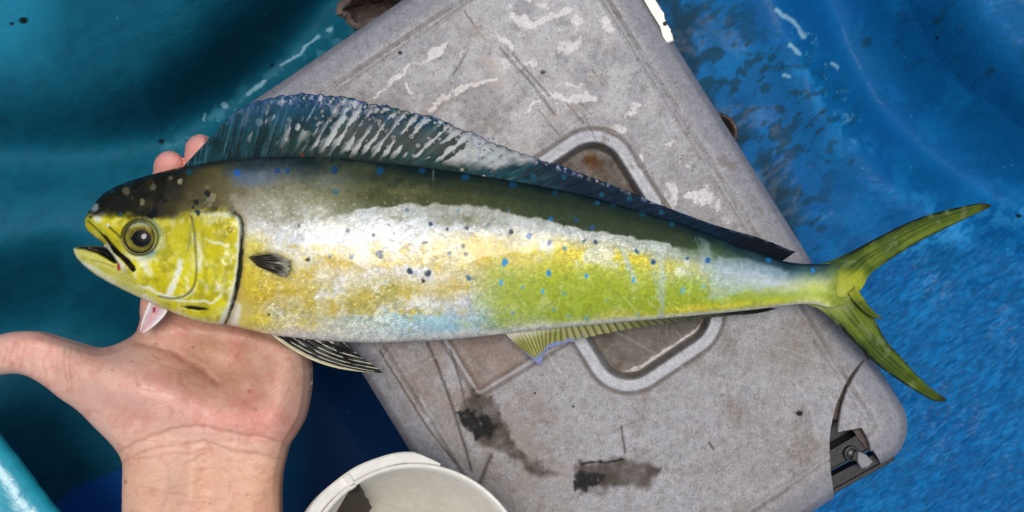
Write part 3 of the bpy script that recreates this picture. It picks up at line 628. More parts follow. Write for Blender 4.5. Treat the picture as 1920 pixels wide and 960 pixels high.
    Hc = over(Hc, (214, 220, 212), sm(52, 38, de + (n2 - .5) * 26) * .6 * sm(225, 275, x + (y - 445) * .5)); Hc = over(Hc, (84, 126, 144), gs(de - 38, 5) * sm(255, 290, x) * .75 * sm(.3, .55, n2)); Hc = over(Hc, (40, 42, 24), gs(de - 34, 2.6) * .85)
    for pl in [[(378, 410), (386, 460), (384, 520), (372, 556)], [(396, 412), (410, 470), (404, 540)], [(418, 420), (432, 470), (424, 550)], [(300, 500), (330, 528), (346, 545)]]:
        Hc = over(Hc, (140, 134, 24), gs(pdist(x + (n2 - .5) * 22, y, pl), 5) * .45 * sm(.35, .6, n3 * .5 + n2 * .5))
    Hc = over(Hc, (140, 136, 28), sm(70, 20, pdist(x, y, [(310, 420), (350, 420)]) + (n1 - .5) * 60) * .35)
    # snout and jaws
    Hc = over(Hc, (176, 170, 40), sm(14, 4, pdist(x, y, [(163, 412), (185, 430), (210, 452), (230, 470)])) * .7)
    Hc = over(Hc, (70, 72, 26), sm(3.5, 1, pdist(x + (n3 - .5) * 4, y, [(202, 424), (215, 434), (226, 446)])) * .8)
    Hc = over(Hc, (206, 212, 206), sm(12, 3, pdist(x, y, [(196, 396), (176, 398), (184, 410)]) + (n2 - .5) * 8) * .75)
    lj = sm(-3, 4, psdf(x, y, [(137, 466), (165, 468), (190, 480), (215, 496), (240, 512), (268, 540), (290, 572), (200, 530), (150, 494)]))
    Hc = over(Hc, (196, 194, 120), lj * .75); Hc = over(Hc, (226, 228, 206), lj * sm(.48, .62, n2) * .7); Hc = over(Hc, (178, 172, 50), lj * sm(8, 2, np.abs(y - np.interp(x, [160, 210, 250], [486, 512, 530]))) * .6)
    Hc = over(Hc, (150, 138, 60), lj * gs(pdist(x, y, [(170, 487), (195, 493), (214, 500)]), 1.5) * .9)
    mx = sm(7, 3, pdist(x, y, [(200, 462), (216, 484), (236, 506)])); Hc = over(Hc, (206, 208, 200), mx * .85); Hc = over(Hc, (168, 160, 60), sm(9, 5, np.hypot((x - 240), (y - 503) * .8)) * .8)
    Hc = over(Hc, (226, 228, 214), gs(pdist(x, y, BOTs[:60]) - 3, 4) * .5 * sm(430, 380, x))
    # dark crown
    crown = np.interp(x, [160, 180, 200, 250, 300, 340, 370, 400, 440, 470], [398, 400, 404, 408, 412, 404, 398, 392, 396, 398])
    cm = sm(12, -12, y - crown + (n2 - .5) * 26 + (n3 - .5) * 8)
    Dk = np.tile(A_([20, 19, 9.]), (len(x), 1)); Dk = over(Dk, (104, 96, 58), sm(262, 410, x + (n1 - .5) * 120 + (y - 350) * .6) * (.6 + .5 * n2)); Dk = over(Dk, (60, 54, 28), sm(.5, .7, n2) * .5 * sm(190, 260, x))
    Dk = over(Dk, (22, 26, 24), sm(14, 2, y - np.interp(x, TOPs[:, 0], TOPs[:, 1])) * .7)
    Dk = over(Dk, (168, 164, 140), sm(.62, .7, fbm(x, y * 1.5, 22, 251)) * sm(340, 420, x) * .55); Dk = over(Dk, (30, 36, 34), sm(12, 4, pdist(x, y, [(395, 396), (446, 402)])) * .7)
    Hc = Hc * (1 - cm[:, None]) + Dk * cm[:, None]
    Hc = over(Hc, (160, 176, 184), sm(13, 3, np.hypot(x - 176, (y - 388)) + (n3 - .5) * 10) * .75)
    C = C * (1 - hd[:, None]) + Hc * hd[:, None]
    # gill line, jaw gap, mouth, slit, blood
    gd = pdist(x + (n3 - .5) * 4, y, GILL + A_([2, 0])); C = over(C, (120, 124, 110), sm(7, 2, gd) * .5); C = over(C, (18, 20, 16), sm(2.6, .6, gd - 2.2 * sm(425, 480, y) * sm(585, 520, y) + (n2 - .5) * 2) * .92)
    C = over(C, (150, 128, 70), gs(pdist(x, y, GILL + A_([8, 0])), 4) * .4)
    C = over(C, (66, 74, 60), gs(pdist(x, y, PREOP), 1.7) * .75); C = over(C, (120, 122, 92), gs(pdist(x, y, [(358, 420), (356, 450), (352, 470)]), 2) * .5)
    C = over(C, (12, 12, 12), sm(-1, 2, psdf(x, y, [(338, 574), (360, 573), (386, 577), (392, 581), (370, 582), (350, 579)])))
    C = over(C, (14, 14, 14), sm(-1.5, 1.5, psdf(x, y, JAWGAP))); C = over(C, (20, 20, 20), sm(-1.5, 2, psdf(x, y, MOUTHIN))); C = over(C, (150, 20, 40), sm(4, 1.5, pdist(x, y, [(222, 497), (223, 505)])) * .8)
    C = over(C, (40, 40, 22), gs(pdist(x, y, [(165, 414), (176, 424), (190, 437)]), 1.6) * .8)
    C = over(C, (14, 14, 12), sm(5, 2, np.hypot(x - 170, (y - 407) * 1.5)) * .8)
    C = over(C, (214, 214, 200), sm(4.5, 2.5, np.hypot(x - 202, y - 422)) * .9); C = over(C, (120, 96, 30), gs(np.hypot(x - 431, y - 431) - 4.5, 1.5) * .8)
    # pectoral pocket
    pk = psdf(x + (n3 - .5) * 5, y + (n3 - .5) * 5, [(464, 482), (480, 474), (505, 472), (530, 480), (548, 492), (548, 512), (536, 522), (510, 514), (485, 500)])
    C = over(C, (158, 150, 96), sm(-12, 0, pk) * .5)
    # spots
    for (px, py, r, c) in SPOTS:
        r *= .95; C = over(C, c, sm(r + 1.4, r - 1.4, np.hypot(x - px, (y - py) * .95) + (n3 - .5) * 8) * .93)
    # scale net: pale rim, darker centre, fine
    fs = sm(430, 520, x) * sm(1500, 1250, x); u, v = rot(x, y, 9); 
    cd, cv = scale_cells(x, y); sil = fs * sm(.10, .3, t) * (1 - .6 * lime)
    C = C * (1 + ((.36 - cd) * .34 + (cv - .5) * .14)[:, None] * (sil * (.45 + .9 * sm(.35, .65, n1)))[:, None])
    C = over(C, (244, 246, 244), sm(.86, 1, cv) * sm(.5, .2, cd) * sil * sm(.95, .8, t) * sm(1050, 850, x + (n1 - .5) * 200) * .45)  # glints of single scales painted white
    C = C * (1 + ((n3 - .5) * .16 * sm(440, 480, x) + (fbm(x, y, 4.2, 266, 2) - .5) * .20 * fs)[:, None])
    C = C * (1 + ((fbm(x, y * 1.4, 26, 267, 5) - .5) * .14 * sm(450, 520, x) * sm(1000, 900, x))[:, None])
    # wet glossy areas: the clear slime sheet with a ragged upper edge
    shx, shy = x, y + (fbm(x, y, 16, 261) - .5) * 14 + (fbm(x, y, 5, 262, 2) - .5) * 5
    film = sm(-2, 2, psdf(shx, shy, [(640, 402), (700, 390), (790, 383), (880, 383), (930, 392), (965, 404), (1030, 413), (1075, 426), (1150, 440), (1225, 452), (1292, 467), (1230, 466), (1150, 462), (1050, 466), (950, 475), (850, 500), (700, 500), (560, 470), (520, 430)]))
    film = np.maximum(film, .8 * sm(.5, .6, n2) * sm(55, 20, pdist(x, y, [(460, 318), (520, 325)])))
    film = np.maximum(film, .9 * sm(.50, .62, fbm(x, y, 16, 263, 5)) * hd); film = np.maximum(film, sm(10, 4, np.hypot(x - 176, y - 386)))
    return C, film
BLU, DKB, BLK, CYA, GRY = (34, 96, 140), (44, 66, 90), (20, 24, 28), (40, 140, 206), (88, 84, 66)
SPOTS = [(711, 477, 7, DKB), (660, 482, 5, (80, 110, 140)), (620, 481, 4, (100, 124, 150)), (576, 486, 4, (50, 48, 36)), (797, 455, 4, BLK), (768, 508, 5.5, DKB), (802, 512, 6, (64, 72, 80)), (793, 527, 4, (44, 34, 28)), (843, 474, 4, (70, 110, 150)), (874, 477, 4, BLK), (868, 461, 3.5, (50, 56, 44)),
         (878, 521, 4.5, (70, 110, 140)), (947, 492, 6.5, CYA), (808, 419, 3, DKB), (838, 430, 3, DKB), (876, 428, 4, (70, 84, 98)), (915, 421, 5, (120, 134, 142)), (958, 435, 4, (56, 72, 84)), (992, 442, 4.5, (40, 100, 160)), (1031, 456, 5, (60, 90, 124)), (1061, 466, 4, (60, 120, 170)), (1095, 453, 3.5, (60, 90, 110)), (1116, 453, 3.5, (50, 80, 100)),
         (1028, 514, 6, CYA), (1100, 517, 4.5, CYA), (1188, 525, 4.5, (60, 150, 200)), (1194, 472, 3.5, BLU), (1225, 492, 4.5, (36, 70, 130)), (1288, 484, 3.5, (30, 90, 130)), (1327, 489, 5, (30, 90, 150)), (955, 395, 3, BLU), (1033, 409, 4.5, (30, 100, 160)), (1080, 411, 4, (26, 70, 130)), (1110, 427, 4, (30, 80, 130)), (1120, 381, 4.5, (20, 80, 100)),
         (962, 345, 7, (18, 66, 100)), (873, 332, 7.5, (20, 74, 110)), (792, 320, 6.5, (20, 70, 104)), (712, 320, 6.5, (20, 70, 110)), (626, 318, 7.5, (20, 60, 96)), (539, 319, 6, (24, 74, 120)), (521, 320, 4, (24, 70, 130)), (446, 323, 6, (30, 90, 170)), (630, 360, 4.5, (60, 100, 120)), (763, 395, 3.5, (90, 120, 150)), (860, 395, 3, (120, 150, 170)), (1040, 362, 6, (16, 60, 80)), (1150, 385, 5, (16, 62, 84)),
         (1205, 402, 5, (16, 70, 90)), (1260, 420, 4, (20, 80, 110)), (1440, 487, 5, (30, 110, 170)), (1524, 508, 4, (30, 130, 200)), (940, 530, 4.5, (90, 160, 190)), (980, 537, 3.5, (100, 170, 190)), (1018, 546, 4, (90, 170, 200)), (1058, 550, 4, (120, 170, 120)), (960, 587, 4.5, (110, 160, 170)), (1040, 581, 4, (120, 170, 140)), (1065, 594, 4, (120, 170, 150)), (1100, 595, 4, (130, 180, 150)), (1137, 563, 4, (120, 165, 110)),
         (1225, 560, 4, (120, 165, 100)), (1280, 545, 5, (120, 180, 170)), (1320, 538, 4, (130, 180, 170)), (1195, 590, 4, (160, 190, 150)), (652, 432, 2.5, DKB), (730, 424, 2.5, DKB), (560, 425, 2.5, DKB), (700, 440, 2, DKB), (740, 438, 2.5, (90, 100, 110)), (568, 620, 2.5, BLK), (505, 590, 2, BLK),
         (388, 362, 6.5, BLK), (367, 378, 5.5, BLK), (371, 397, 5.5, (18, 40, 52)), (302, 367, 6, (6, 8, 8)), (310, 376, 3, (6, 8, 8)), (285, 402, 9, (8, 10, 8)), (237, 357, 7, GRY), (287, 352, 6.5, GRY), (338, 341, 5, (140, 134, 110)), (267, 379, 5, (110, 104, 76)), (320, 334, 4, (100, 94, 70)), (362, 388, 2.5, BLK), (356, 323, 7, (20, 66, 80)), (250, 372, 3, (60, 58, 44)), (225, 401, 4, (30, 70, 90))]
def scale_cells(x, y, w=6.4, h=5.0, jit=.4):
    # overlapping scale rows: distance to the nearest jittered cell centre and a value per cell
    u, v = rot(np.asarray(x, float), np.asarray(y, float), 8); best = np.full(u.shape, 9e9); val = np.zeros(u.shape)
    j0 = np.floor(v / h)
    for dj in (-1, 0, 1):
        j = j0 + dj; off = (np.mod(j, 2)) * .5; i0 = np.floor(u / w - off)
        for di in (-1, 0, 1):
            i = i0 + di; cu = (i + .5 + off + (_h(i, j, 5) - .5) * jit) * w; cv = (j + .5 + (_h(i, j, 9) - .5) * jit) * h
            d = ((u - cu) / w) ** 2 + ((v - cv) / h) ** 2; m = d < best; best = np.where(m, d, best); val = np.where(m, _h(i, j, 13), val)
    return np.sqrt(best), val
def fish_body():
    fn = lambda x, y: psdf(x, y, FISH)
    X, Y, Q, B = sdf_grid(130, 1608, 285, 650, 2.0, fn)
    d = np.maximum(psdf(X, Y, FISH), 0)
    R = np.interp(X, [137, 160, 200, 250, 300, 400, 500, 700, 900, 1100, 1300, 1450, 1500, 1560, 1600], [14, 22, 36, 84, 112, 146, 160, 168, 152, 122, 84, 48, 40, 40, 34])
    T = np.interp(X, [137, 160, 200, 260, 400, 600, 800, 1000, 1200, 1400, 1500, 1560, 1604], [.004, .0075, .012, .017, .0225, .0245, .0238, .0212, .0165, .011, .0066, .0030, 0.0])
    q = np.clip(d / R, 0, 1); h = T * (1 - (1 - q) ** 2.25) ** .5 * sm(1598, 1530, X) + .0002 - .0014 * sm(1545, 1585, X)
    top = np.interp(X, TOPs[:, 0], TOPs[:, 1]); bot = np.interp(X, BOTs[:, 0], BOTs[:, 1])
    e = np.clip(d / 10, 0, 1)
    dg = np.interp(Y, GILL[:, 1], GILL[:, 0]) - X; gy = sm(395, 410, Y)
    rel = .0013 * sm(0, 5, dg) * sm(80, 20, dg) * gy - .0016 * gs(pdist(X, Y, GILL + A_([2, 0])), 3.2)
    rel += .0006 * gs(pdist(X, Y, PREOP + A_([-6, -2])), 7) - .0006 * gs(pdist(X, Y, PREOP), 2.6)
    rel -= .0035 * sm(-1, 5, psdf(X, Y, JAWGAP)) + .006 * sm(-2, 6, psdf(X, Y, MOUTHIN)) + .0022 * sm(-1, 3, psdf(X, Y, [(338, 574), (360, 573), (386, 577), (392, 581), (370, 582), (350, 579)]))
    rel += .0010 * gs(pdist(X, Y, [(200, 462), (216, 484), (236, 506)]), 6)
    de = np.hypot(X - 262, Y - 445); rel += .0012 * gs(de - 38, 7) - .0012 * sm(34, 26, de)
    rel -= .0030 * sm(-2, 9, psdf(X, Y, [(464, 482), (480, 474), (505, 472), (530, 480), (548, 492), (548, 512), (536, 522), (510, 514), (485, 500)]))
    rel += .0010 * sm(10, 3, np.hypot(X - 176, Y - 387))                       # watery blister on the snout
    rel -= .0005 * gs(pdist(X, Y, TOPs + A_([0, 9])), 3) * sm(360, 440, X)      # crease along the fin base
    rel += (fbm(X, Y, 90, 271, 2) - .5) * .0016 + (fbm(X, Y, 14, 273) - .5) * .00022
    hd = sm(3, -3, -dg); rel += hd * ((fbm(X, Y, 30, 275, 5) - .5) * .0020 - .0005 * gs(pdist(X, Y, [(300, 480), (330, 510), (352, 540)]), 4) + .0006 * gs(pdist(X, Y, [(380, 420), (412, 470), (420, 540)]), 12))
    cd, cv = scale_cells(X, Y); rel += (.4 - cd) * .00010 * sm(440, 500, X) * sm(1500, 1300, X)
    zt = ZF + h + rel * e; zb = np.minimum(ZF - h * .98, zt - .0003)
    C, film = fish_colour(X, Y, top, bot)
    V, F = two_sided(X, Y, Q, B, zt, zb); me = mesh('body', V, F); paint(me, np.concatenate([C, C]), np.concatenate([film, film * 0]))
    link('body', me, M_fish, fish)
    return
fish_body()

def ztop_body(x, y):
    x = np.asarray(x, float); y = np.asarray(y, float); d = np.maximum(psdf(x, y, FISH), 0)
    R = np.interp(x, [137, 160, 200, 250, 300, 400, 500, 700], [14, 22, 36, 84, 112, 146, 160, 168]); T = np.interp(x, [137, 160, 200, 260, 400, 600], [.004, .0075, .012, .017, .0225, .0245])
    return ZF + T * (1 - (1 - np.clip(d / R, 0, 1)) ** 2.25) ** .5

def fish_eye():
    n, k = 22, 48; V = []; C = []; z0 = float(ztop_body(262, 445)) - 0.0016
    for i in range(n):
        r = 31 * i / (n - 1)
        for j in range(k):
            a = 2 * math.pi * j / k; x, y = 262 + r * math.cos(a), 445 + r * math.sin(a) * .98
            z = z0 + 0.0052 * math.sqrt(max(0, 1 - (r / 35.5) ** 2)); V.append((x, y, z))
    V = A_(V); x, y = V[:, 0], V[:, 1]; r = np.hypot(x - 262, y - 445)
    n2 = fbm(x, y, 9, 281); C = np.tile(A_([138, 124, 30.]), (len(x), 1)); C = over(C, (82, 76, 18), sm(.4, .65, n2) * .8); C = over(C, (170, 160, 76), gs(r - 22, 3) * .35)
    C = over(C, (60, 58, 30), sm(16, 22, np.hypot((x - 266) / 1.15, y - 447)) * 0 + gs(np.hypot((x - 266) / 1.15, y - 447) - 15, 3) * .6)
    C = over(C, (24, 28, 22), gs(r - 29, 2.2) * .9); C = over(C, (176, 190, 186), sm(-1, 4, psdf(x + (n2 - .5) * 6, y, [(236, 432), (244, 420), (262, 412), (280, 418), (290, 432), (278, 428), (262, 424), (246, 428)])) * .55)
    C = over(C, (30, 32, 20), sm(28, 31, r) * .9)
    F = []
    for i in range(n - 1):
        for j in range(k): F.append((i * k + j, i * k + (j + 1) % k, (i + 1) * k + (j + 1) % k, (i + 1) * k + j))
    me = mesh('eye', U(V[:, 0], V[:, 1], V[:, 2]), A_(F)[:, ::-1]); paint(me, C, np.ones(len(C))); eye = link('eye', me, M_eye, fish)
    bm = bmesh.new()
    P = [(265 + 18 * math.cos(a) * (1 if math.cos(a) > 0 else 1.0), 447 + 15.5 * math.sin(a)) for a in np.linspace(0, 2 * math.pi, 32, endpoint=False)]
    P[16] = (P[16][0] - 4, P[16][1])
    ring = [bm.verts.new(U(px, py, z0 + 0.0052 * math.sqrt(max(0, 1 - (math.hypot(px - 262, py - 445) / 35.5) ** 2)) + .00012)) for px, py in P]
    mid = [bm.verts.new(U(265 + (px - 265) * .5, 447 + (py - 447) * .5, z0 + .0052 * math.sqrt(1 - (math.hypot((px - 265) * .5 + 3, (py - 447) * .5 + 2) / 35.5) ** 2) + .0003)) for px, py in P]
    c = bm.verts.new(U(265, 447, z0 + .0052 + .0003))
    for i in range(32):
        j = (i + 1) % 32; bm.faces.new((ring[i], ring[j], mid[j], mid[i])); bm.faces.new((mid[i], mid[j], c))
    pu = bm_obj('pupil', bm, mat_attr('black_pupil', rough=.05, colour=(5, 6, 9), spec=.2, coat=.5, coat_rough=.04), None, True); pu.parent = eye
fish_eye()

def fin(name, base, edge, nray, per, nv, zb, ze, cfun, lean=None, ridge=.0003, jag=.03, th=.0007, seed=0, wave=.0012, mat=None, bow=0):
    """membrane between matched knots of base and edge, rays along the columns"""
    b, e = spline(base, 16), spline(edge, 16); m = len(b); nu = nray * per + 1
    s = np.linspace(0, m - 1, nu); b = np.stack([np.interp(s, range(m), b[:, k]) for k in (0, 1)], -1); e = np.stack([np.interp(s, range(m), e[:, k]) for k in (0, 1)], -1)
    u = np.linspace(0, nray, nu); ph = u - np.round(u); rng = np.random.RandomState(seed); rv = np.interp(u, range(nray + 1), rng.rand(nray + 1))
    ext = 1 - jag * (np.abs(ph) * 2) ** 1.5 * (.3 + rv) - jag * 1.2 * rv
    t = np.linspace(0, 1, nv)[:, None]
    P = b[None] * (1 - (t * ext[None])[..., None]) + e[None] * (t * ext[None])[..., None]
    P[..., 1] += bow * np.sin(np.pi * t ** .9) * (1 - s[None] / (m - 1))
    x, y = P[..., 0].ravel(), P[..., 1].ravel(); tt = np.repeat(t, nu, 1).ravel(); uu = np.tile(u, nv); pp = np.tile(ph, nv)
    zb_ = np.tile(np.interp(s / (m - 1), np.linspace(0, 1, len(zb)), zb), nv); ze_ = np.tile(np.interp(s / (m - 1), np.linspace(0, 1, len(ze)), ze), nv)
    z = zb_ * (1 - tt) + ze_ * tt + ridge * np.cos(pp * 2 * np.pi) * sm(0, .15, tt) + wave * (fbm(x, y, 70, 300 + seed) - .5) * sm(0, .3, tt)
    C, film = cfun(x, y, tt, uu, pp)
    V, F = thick_sheet(U(x, y, z), nu, nv, th * (1.3 - tt)); me = mesh(name, V, F); paint(me, np.concatenate([C, C * .8]), np.concatenate([film, film * 0])); return link(name, me, mat or M_fin, fish)

def dorsal_c(x, y, t, u, p):
    n1, n2, n3 = fbm(x, y, 50, 311), fbm(x, y, 14, 313), fbm(x, y, 5, 315, 2)
    st = fbm(u * 9, t * 60, 14, 317)
    C = np.tile(A_([18, 54, 60.]), (len(x), 1)); C = over(C, (12, 38, 38), sm(.4, .65, n1) * .8); C = over(C, (28, 78, 100), sm(.5, .7, n2) * .45); C = over(C, (84, 128, 138), sm(.60, .70, fbm(u * 40, t * 26, 16, 327)) * .45); C = over(C, (6, 22, 24), sm(.44, .34, fbm(u * 40, t * 26, 16, 328)) * .6)
    C = over(C, (26, 82, 116), gs(x - 560, 120) * gs(t - .8, .3) * .6)
    C = over(C, (40, 50, 36), sm(880, 560, np.abs(x - 700) * 2.4 + 300) * sm(.75, .3, t) * .45)
    C = over(C, (96, 90, 82), 1.3 * sm(-10, 20, psdf(x, y, [(600, 270), (660, 212), (760, 222), (870, 250), (960, 290), (900, 305), (780, 290)])) * (.35 + .5 * n1) * .7)
    C = over(C, (8, 24, 42), sm(950, 1080, x) * .85)
    C = over(C, (64, 104, 112), (np.abs(p) < .09) * .22)
    C = over(C, (10, 26, 30), sm(.1, .0, t) * .7)
    rim = sm(.90, .98, t + (n3 - .5) * .16); C = over(C, (32, 52, 112), rim * .6 * sm(.3, .55, n2) * sm(380, 460, x)); C = over(C, (20, 48, 90), gs(t - .86, .08) * .5 * sm(.45, .6, n2) * sm(420, 500, x))
    C = over(C, (12, 14, 20), sm(1330, 1420, x) * .8)
    C = over(C, (16, 84, 110), sm(7, 3, np.minimum.reduce([np.hypot(x - a, y - b) for a, b in [(1058, 332), (1180, 372), (1000, 330), (1128, 366), (1240, 398)]])) * .7)
    # drops of blood-red
    C = over(C, (90, 40, 22), sm(6, 3, np.hypot(x - 566, y - 291)) * .8)
    # standing water between the rays, pooled toward the middle of the fin
    warp = (n2 - .5) * .35
    zone = sm(-6, 14, psdf(x + (n2 - .5) * 26, y + (n2 - .5) * 20, [(560, 283), (600, 240), (640, 195), (745, 203), (860, 236), (960, 280), (1032, 295), (1000, 306), (955, 304), (930, 320), (870, 312), (760, 297), (650, 287)]))
    full = sm(800, 900, x + (n2 - .5) * 80)
    rr = np.random.RandomState(9).rand(80)[np.clip(np.round(u).astype(int), 0, 79)]
    nl = fbm(u * 16, t * 34, 15, 325)
    band = sm(-.05, .05, np.cos((p + warp * 1.4) * 2 * np.pi) * .7 - .95 + 1.7 * full * sm(.02, .2, t) + (nl - .5) * 2.6 + (rr - .5) * .8 + .8 * gs(t - .24, .10) + .5 * gs(t - .88, .07) + .6 * sm(700, 620, x))
    film = zone * band
    thin = sm(.62, .68, fbm(u * 14, t * 40, 12, 319)) * gs(t - .6, .35) * sm(430, 480, x) * sm(660, 600, x)
    film = np.maximum(film, thin * .9)
    film = np.maximum(film, sm(.60, .66, n3 + .1 * n2) * gs(t - .93, .09) * .9)
    for (a, b, r) in [(558, 238, 5), (543, 225, 3), (486, 229, 6), (538, 262, 3), (600, 183, 5), (625, 205, 6), (668, 196, 7), (648, 192, 6)]:
        film = np.maximum(film, sm(r + 1.5, r - 1, np.hypot(x - a, (y - b) * .8)))
    C = over(C, (34, 30, 30), film * (1 - film) * 4 * zone * .6)
    rb = np.random.RandomState(31)
    for k in range(90):
        a = rb.uniform(590, 940); b_ = np.interp(a, [590, 700, 800, 940], [222, 228, 252, 292]) + rb.randn() * 22; r_ = rb.uniform(2.2, 5.2); q_ = np.hypot(x - a, y - b_)
        C = over(C, (26, 26, 28), gs(q_ - r_, 1.3) * .7); film = np.maximum(film, gs(q_ - r_ + 1.6, 1.0) * .9)
    C = over(C, (160, 170, 196), film * .22)  # lavender sky glare painted into the water film
    return C, np.clip(film, 0, 1)
fin('dorsal_fin', [(343, 316), (380, 309), (430, 302), (500, 297), (560, 295), (640, 299), (720, 307), (800, 316), (900, 331), (1000, 348), (1100, 369), (1200, 398), (1300, 429), (1400, 468), (1466, 490)],
    [(346, 309), (394, 258), (455, 198), (545, 174), (625, 177), (715, 193), (800, 214), (885, 247), (975, 284), (1065, 314), (1160, 350), (1250, 388), (1340, 421), (1428, 447), (1492, 472)],
    60, 10, 64, [.026, .029, .0285, .027, .026, .026], [.0255, .0270, .0268, .0258, .0245, .023], dorsal_c, ridge=.00003, jag=.03, seed=1, wave=.0012)

def anal_c(x, y, t, u, p):
    n1, n2 = fbm(x, y, 40, 321), fbm(x, y, 12, 323)
    C = np.tile(A_([186, 184, 120.]), (len(x), 1)); C = over(C, (160, 164, 80), sm(.4, .65, n1) * .7); C = over(C, (104, 104, 60), (np.abs(p) > .3) * .75); C = over(C, (226, 224, 206), sm(.35, .05, t) * .7 * sm(1100, 980, x))
    C = over(C, (150, 160, 210), sm(.72, .86, t + (n2 - .5) * .3) * sm(1110, 1060, x) * .95); C = over(C, (226, 222, 200), sm(985, 955, x + t * 10) * .9)
    C = over(C, (58, 62, 46), sm(1130, 1330, x) * .85); C = over(C, (20, 22, 20), sm(1330, 1390, x) * .9)
    return C, sm(.55, .7, n2) * .5
fin('anal_fin', [(946, 624), (985, 620), (1030, 615), (1080, 610), (1150, 604), (1220, 597), (1290, 591), (1350, 585), (1400, 580), (1436, 576)],
    [(985, 662), (1014, 686), (1028, 656), (1092, 637), (1160, 621), (1235, 609), (1310, 599), (1370, 592), (1420, 588), (1458, 579)], 46, 8, 26, [.024, .024, .025, .026], [.010, .012, .018, .024], anal_c, ridge=.0003, jag=.05, seed=2)

def pelvic_c(x, y, t, u, p):
    n2 = fbm(x, y, 14, 331); n3 = fbm(u * 30, t * 120, 20, 333)
    C = np.tile(A_([30, 32, 30.]), (len(x), 1)); C = over(C, (214, 210, 186), ((np.abs(p) < .16) & (n3 > .42)) * .85); C = over(C, (120, 120, 110), sm(.64, .72, n3) * .4)
    C = over(C, (220, 214, 176), sm(1.4, .6, u) * .9); return C, .7 * sm(.45, .6, n2)
# rays run lengthwise: base column at the belly, edge at the tip
fin('pelvic_fin', [(508, 627), (524, 629), (555, 632), (595, 636), (642, 639)], [(706, 700), (720, 700), (706, 688), (680, 670), (654, 652)], 7, 12, 60, [.020, .022, .024], [.018, .020, .022], pelvic_c, ridge=.0004, jag=.02, seed=3, bow=20)
fin('pelvic_fin', [(560, 636), (572, 637), (590, 639)], [(746, 645), (742, 643), (730, 641)], 4, 8, 40, [.017, .018], [.012, .014], pelvic_c, ridge=.0003, jag=.02, seed=4)

def pect_c(x, y, t, u, p):
    n3 = fbm(u * 30, t * 90, 24, 341); C = np.tile(A_([34, 32, 26.]), (len(x), 1)); C = over(C, (120, 112, 96), (np.abs(p) < .15) * .45); C = over(C, (186, 182, 176), sm(.56, .66, n3) * .55 * sm(.3, .8, t)); C = over(C, (176, 172, 150), sm(.62, .95, t + (n3 - .5) * .5) * .75)
    C = over(C, (120, 114, 40), sm(.25, 0, t) * .7); return C, .6 * sm(.5, .65, n3)
zp = float(ztop_body(500, 495)); zq = float(ztop_body(545, 505))
fin('pectoral_fin', [(464, 482), (464, 485), (466, 488), (470, 492), (474, 496)], [(520, 474), (546, 488), (548, 505), (540, 522), (515, 512)], 8, 8, 34, [zp - .0008, zp - .001], [zq + .0012, zq + .0018, zq + .0008], pect_c, ridge=.0004, jag=.06, seed=5)

def tail_c(x, y, t, u, p):
    n1, n2, n3 = fbm(x, y, 50, 351), fbm(x, y, 16, 353), fbm(u * 26, t * 70, 20, 355)
    C = np.tile(A_([98, 116, 42.]), (len(x), 1)); C = over(C, (66, 86, 34), sm(.42, .62, n1) * .85); C = over(C, (120, 134, 56), sm(.5, .75, n3) * .5); C = over(C, (48, 62, 32), sm(.48, .28, n3) * .55)
    C = over(C, (196, 198, 56), sm(60, 10, np.hypot(x - 1592, (y - 535) * 1.3) + (n2 - .5) * 40) * .7); C = over(C, (176, 184, 96), sm(70, 20, np.hypot(x - 1550, y - 560)) * .6)
    C = over(C, (18, 24, 22), sm(.17, .03, u / 18 + (n2 - .5) * .14) * sm(.1, .3, t) * .85)
    C = over(C, (20, 30, 26), sm(.88, 1, u / 18 + (n2 - .5) * .14) * sm(.32, .46, t) * .75)
    C = over(C, (30, 54, 54), sm(1600, 1530, x) * sm(520, 500, y) * .7); C = over(C, (50, 44, 24), sm(.9, 1, t) * .6); C = over(C, (140, 146, 120), sm(.64, .72, n2) * .35)
    return C, .45 * sm(.55, .7, n2)
def tail_lobe(a, b, zr, zt, seed):
    a, b = resamp(spline(a, 10), 110), resamp(spline(b, 10), 110); nr, per = 18, 5; nu = nr * per + 1; nv = 110
    w = np.linspace(0, 1, nu)[None, :, None]; P = a[:, None] * (1 - w) + b[:, None] * w
    u = np.linspace(0, nr, nu); t = np.repeat(np.linspace(0, 1, nv), nu); uu = np.tile(u, nv); pp = uu - np.round(uu); x, y = P[..., 0].ravel(), P[..., 1].ravel()
    ww = np.tile(np.linspace(0, 1, nu), nv)
    x = x + (fbm(x, y, 10, 361 + seed) - .5) * 3 * (ww > .9); 
    th = .0034 * np.sqrt(np.clip(1 - (2 * ww - 1) ** 2, 0.02, 1)) * (1 - .62 * t)
    z = zr * (1 - t) + zt * t + th / 2 + .00018 * np.cos(pp * 2 * np.pi) * np.sin(np.pi * ww) + (fbm(x, y, 40, 365) - .5) * .0012
    C, f = tail_c(x, y, t, uu, pp); V, F = thick_sheet(U(x, y, z), nu, nv, th); return V, F, np.concatenate([C, C]), np.concatenate([f, f * 0])
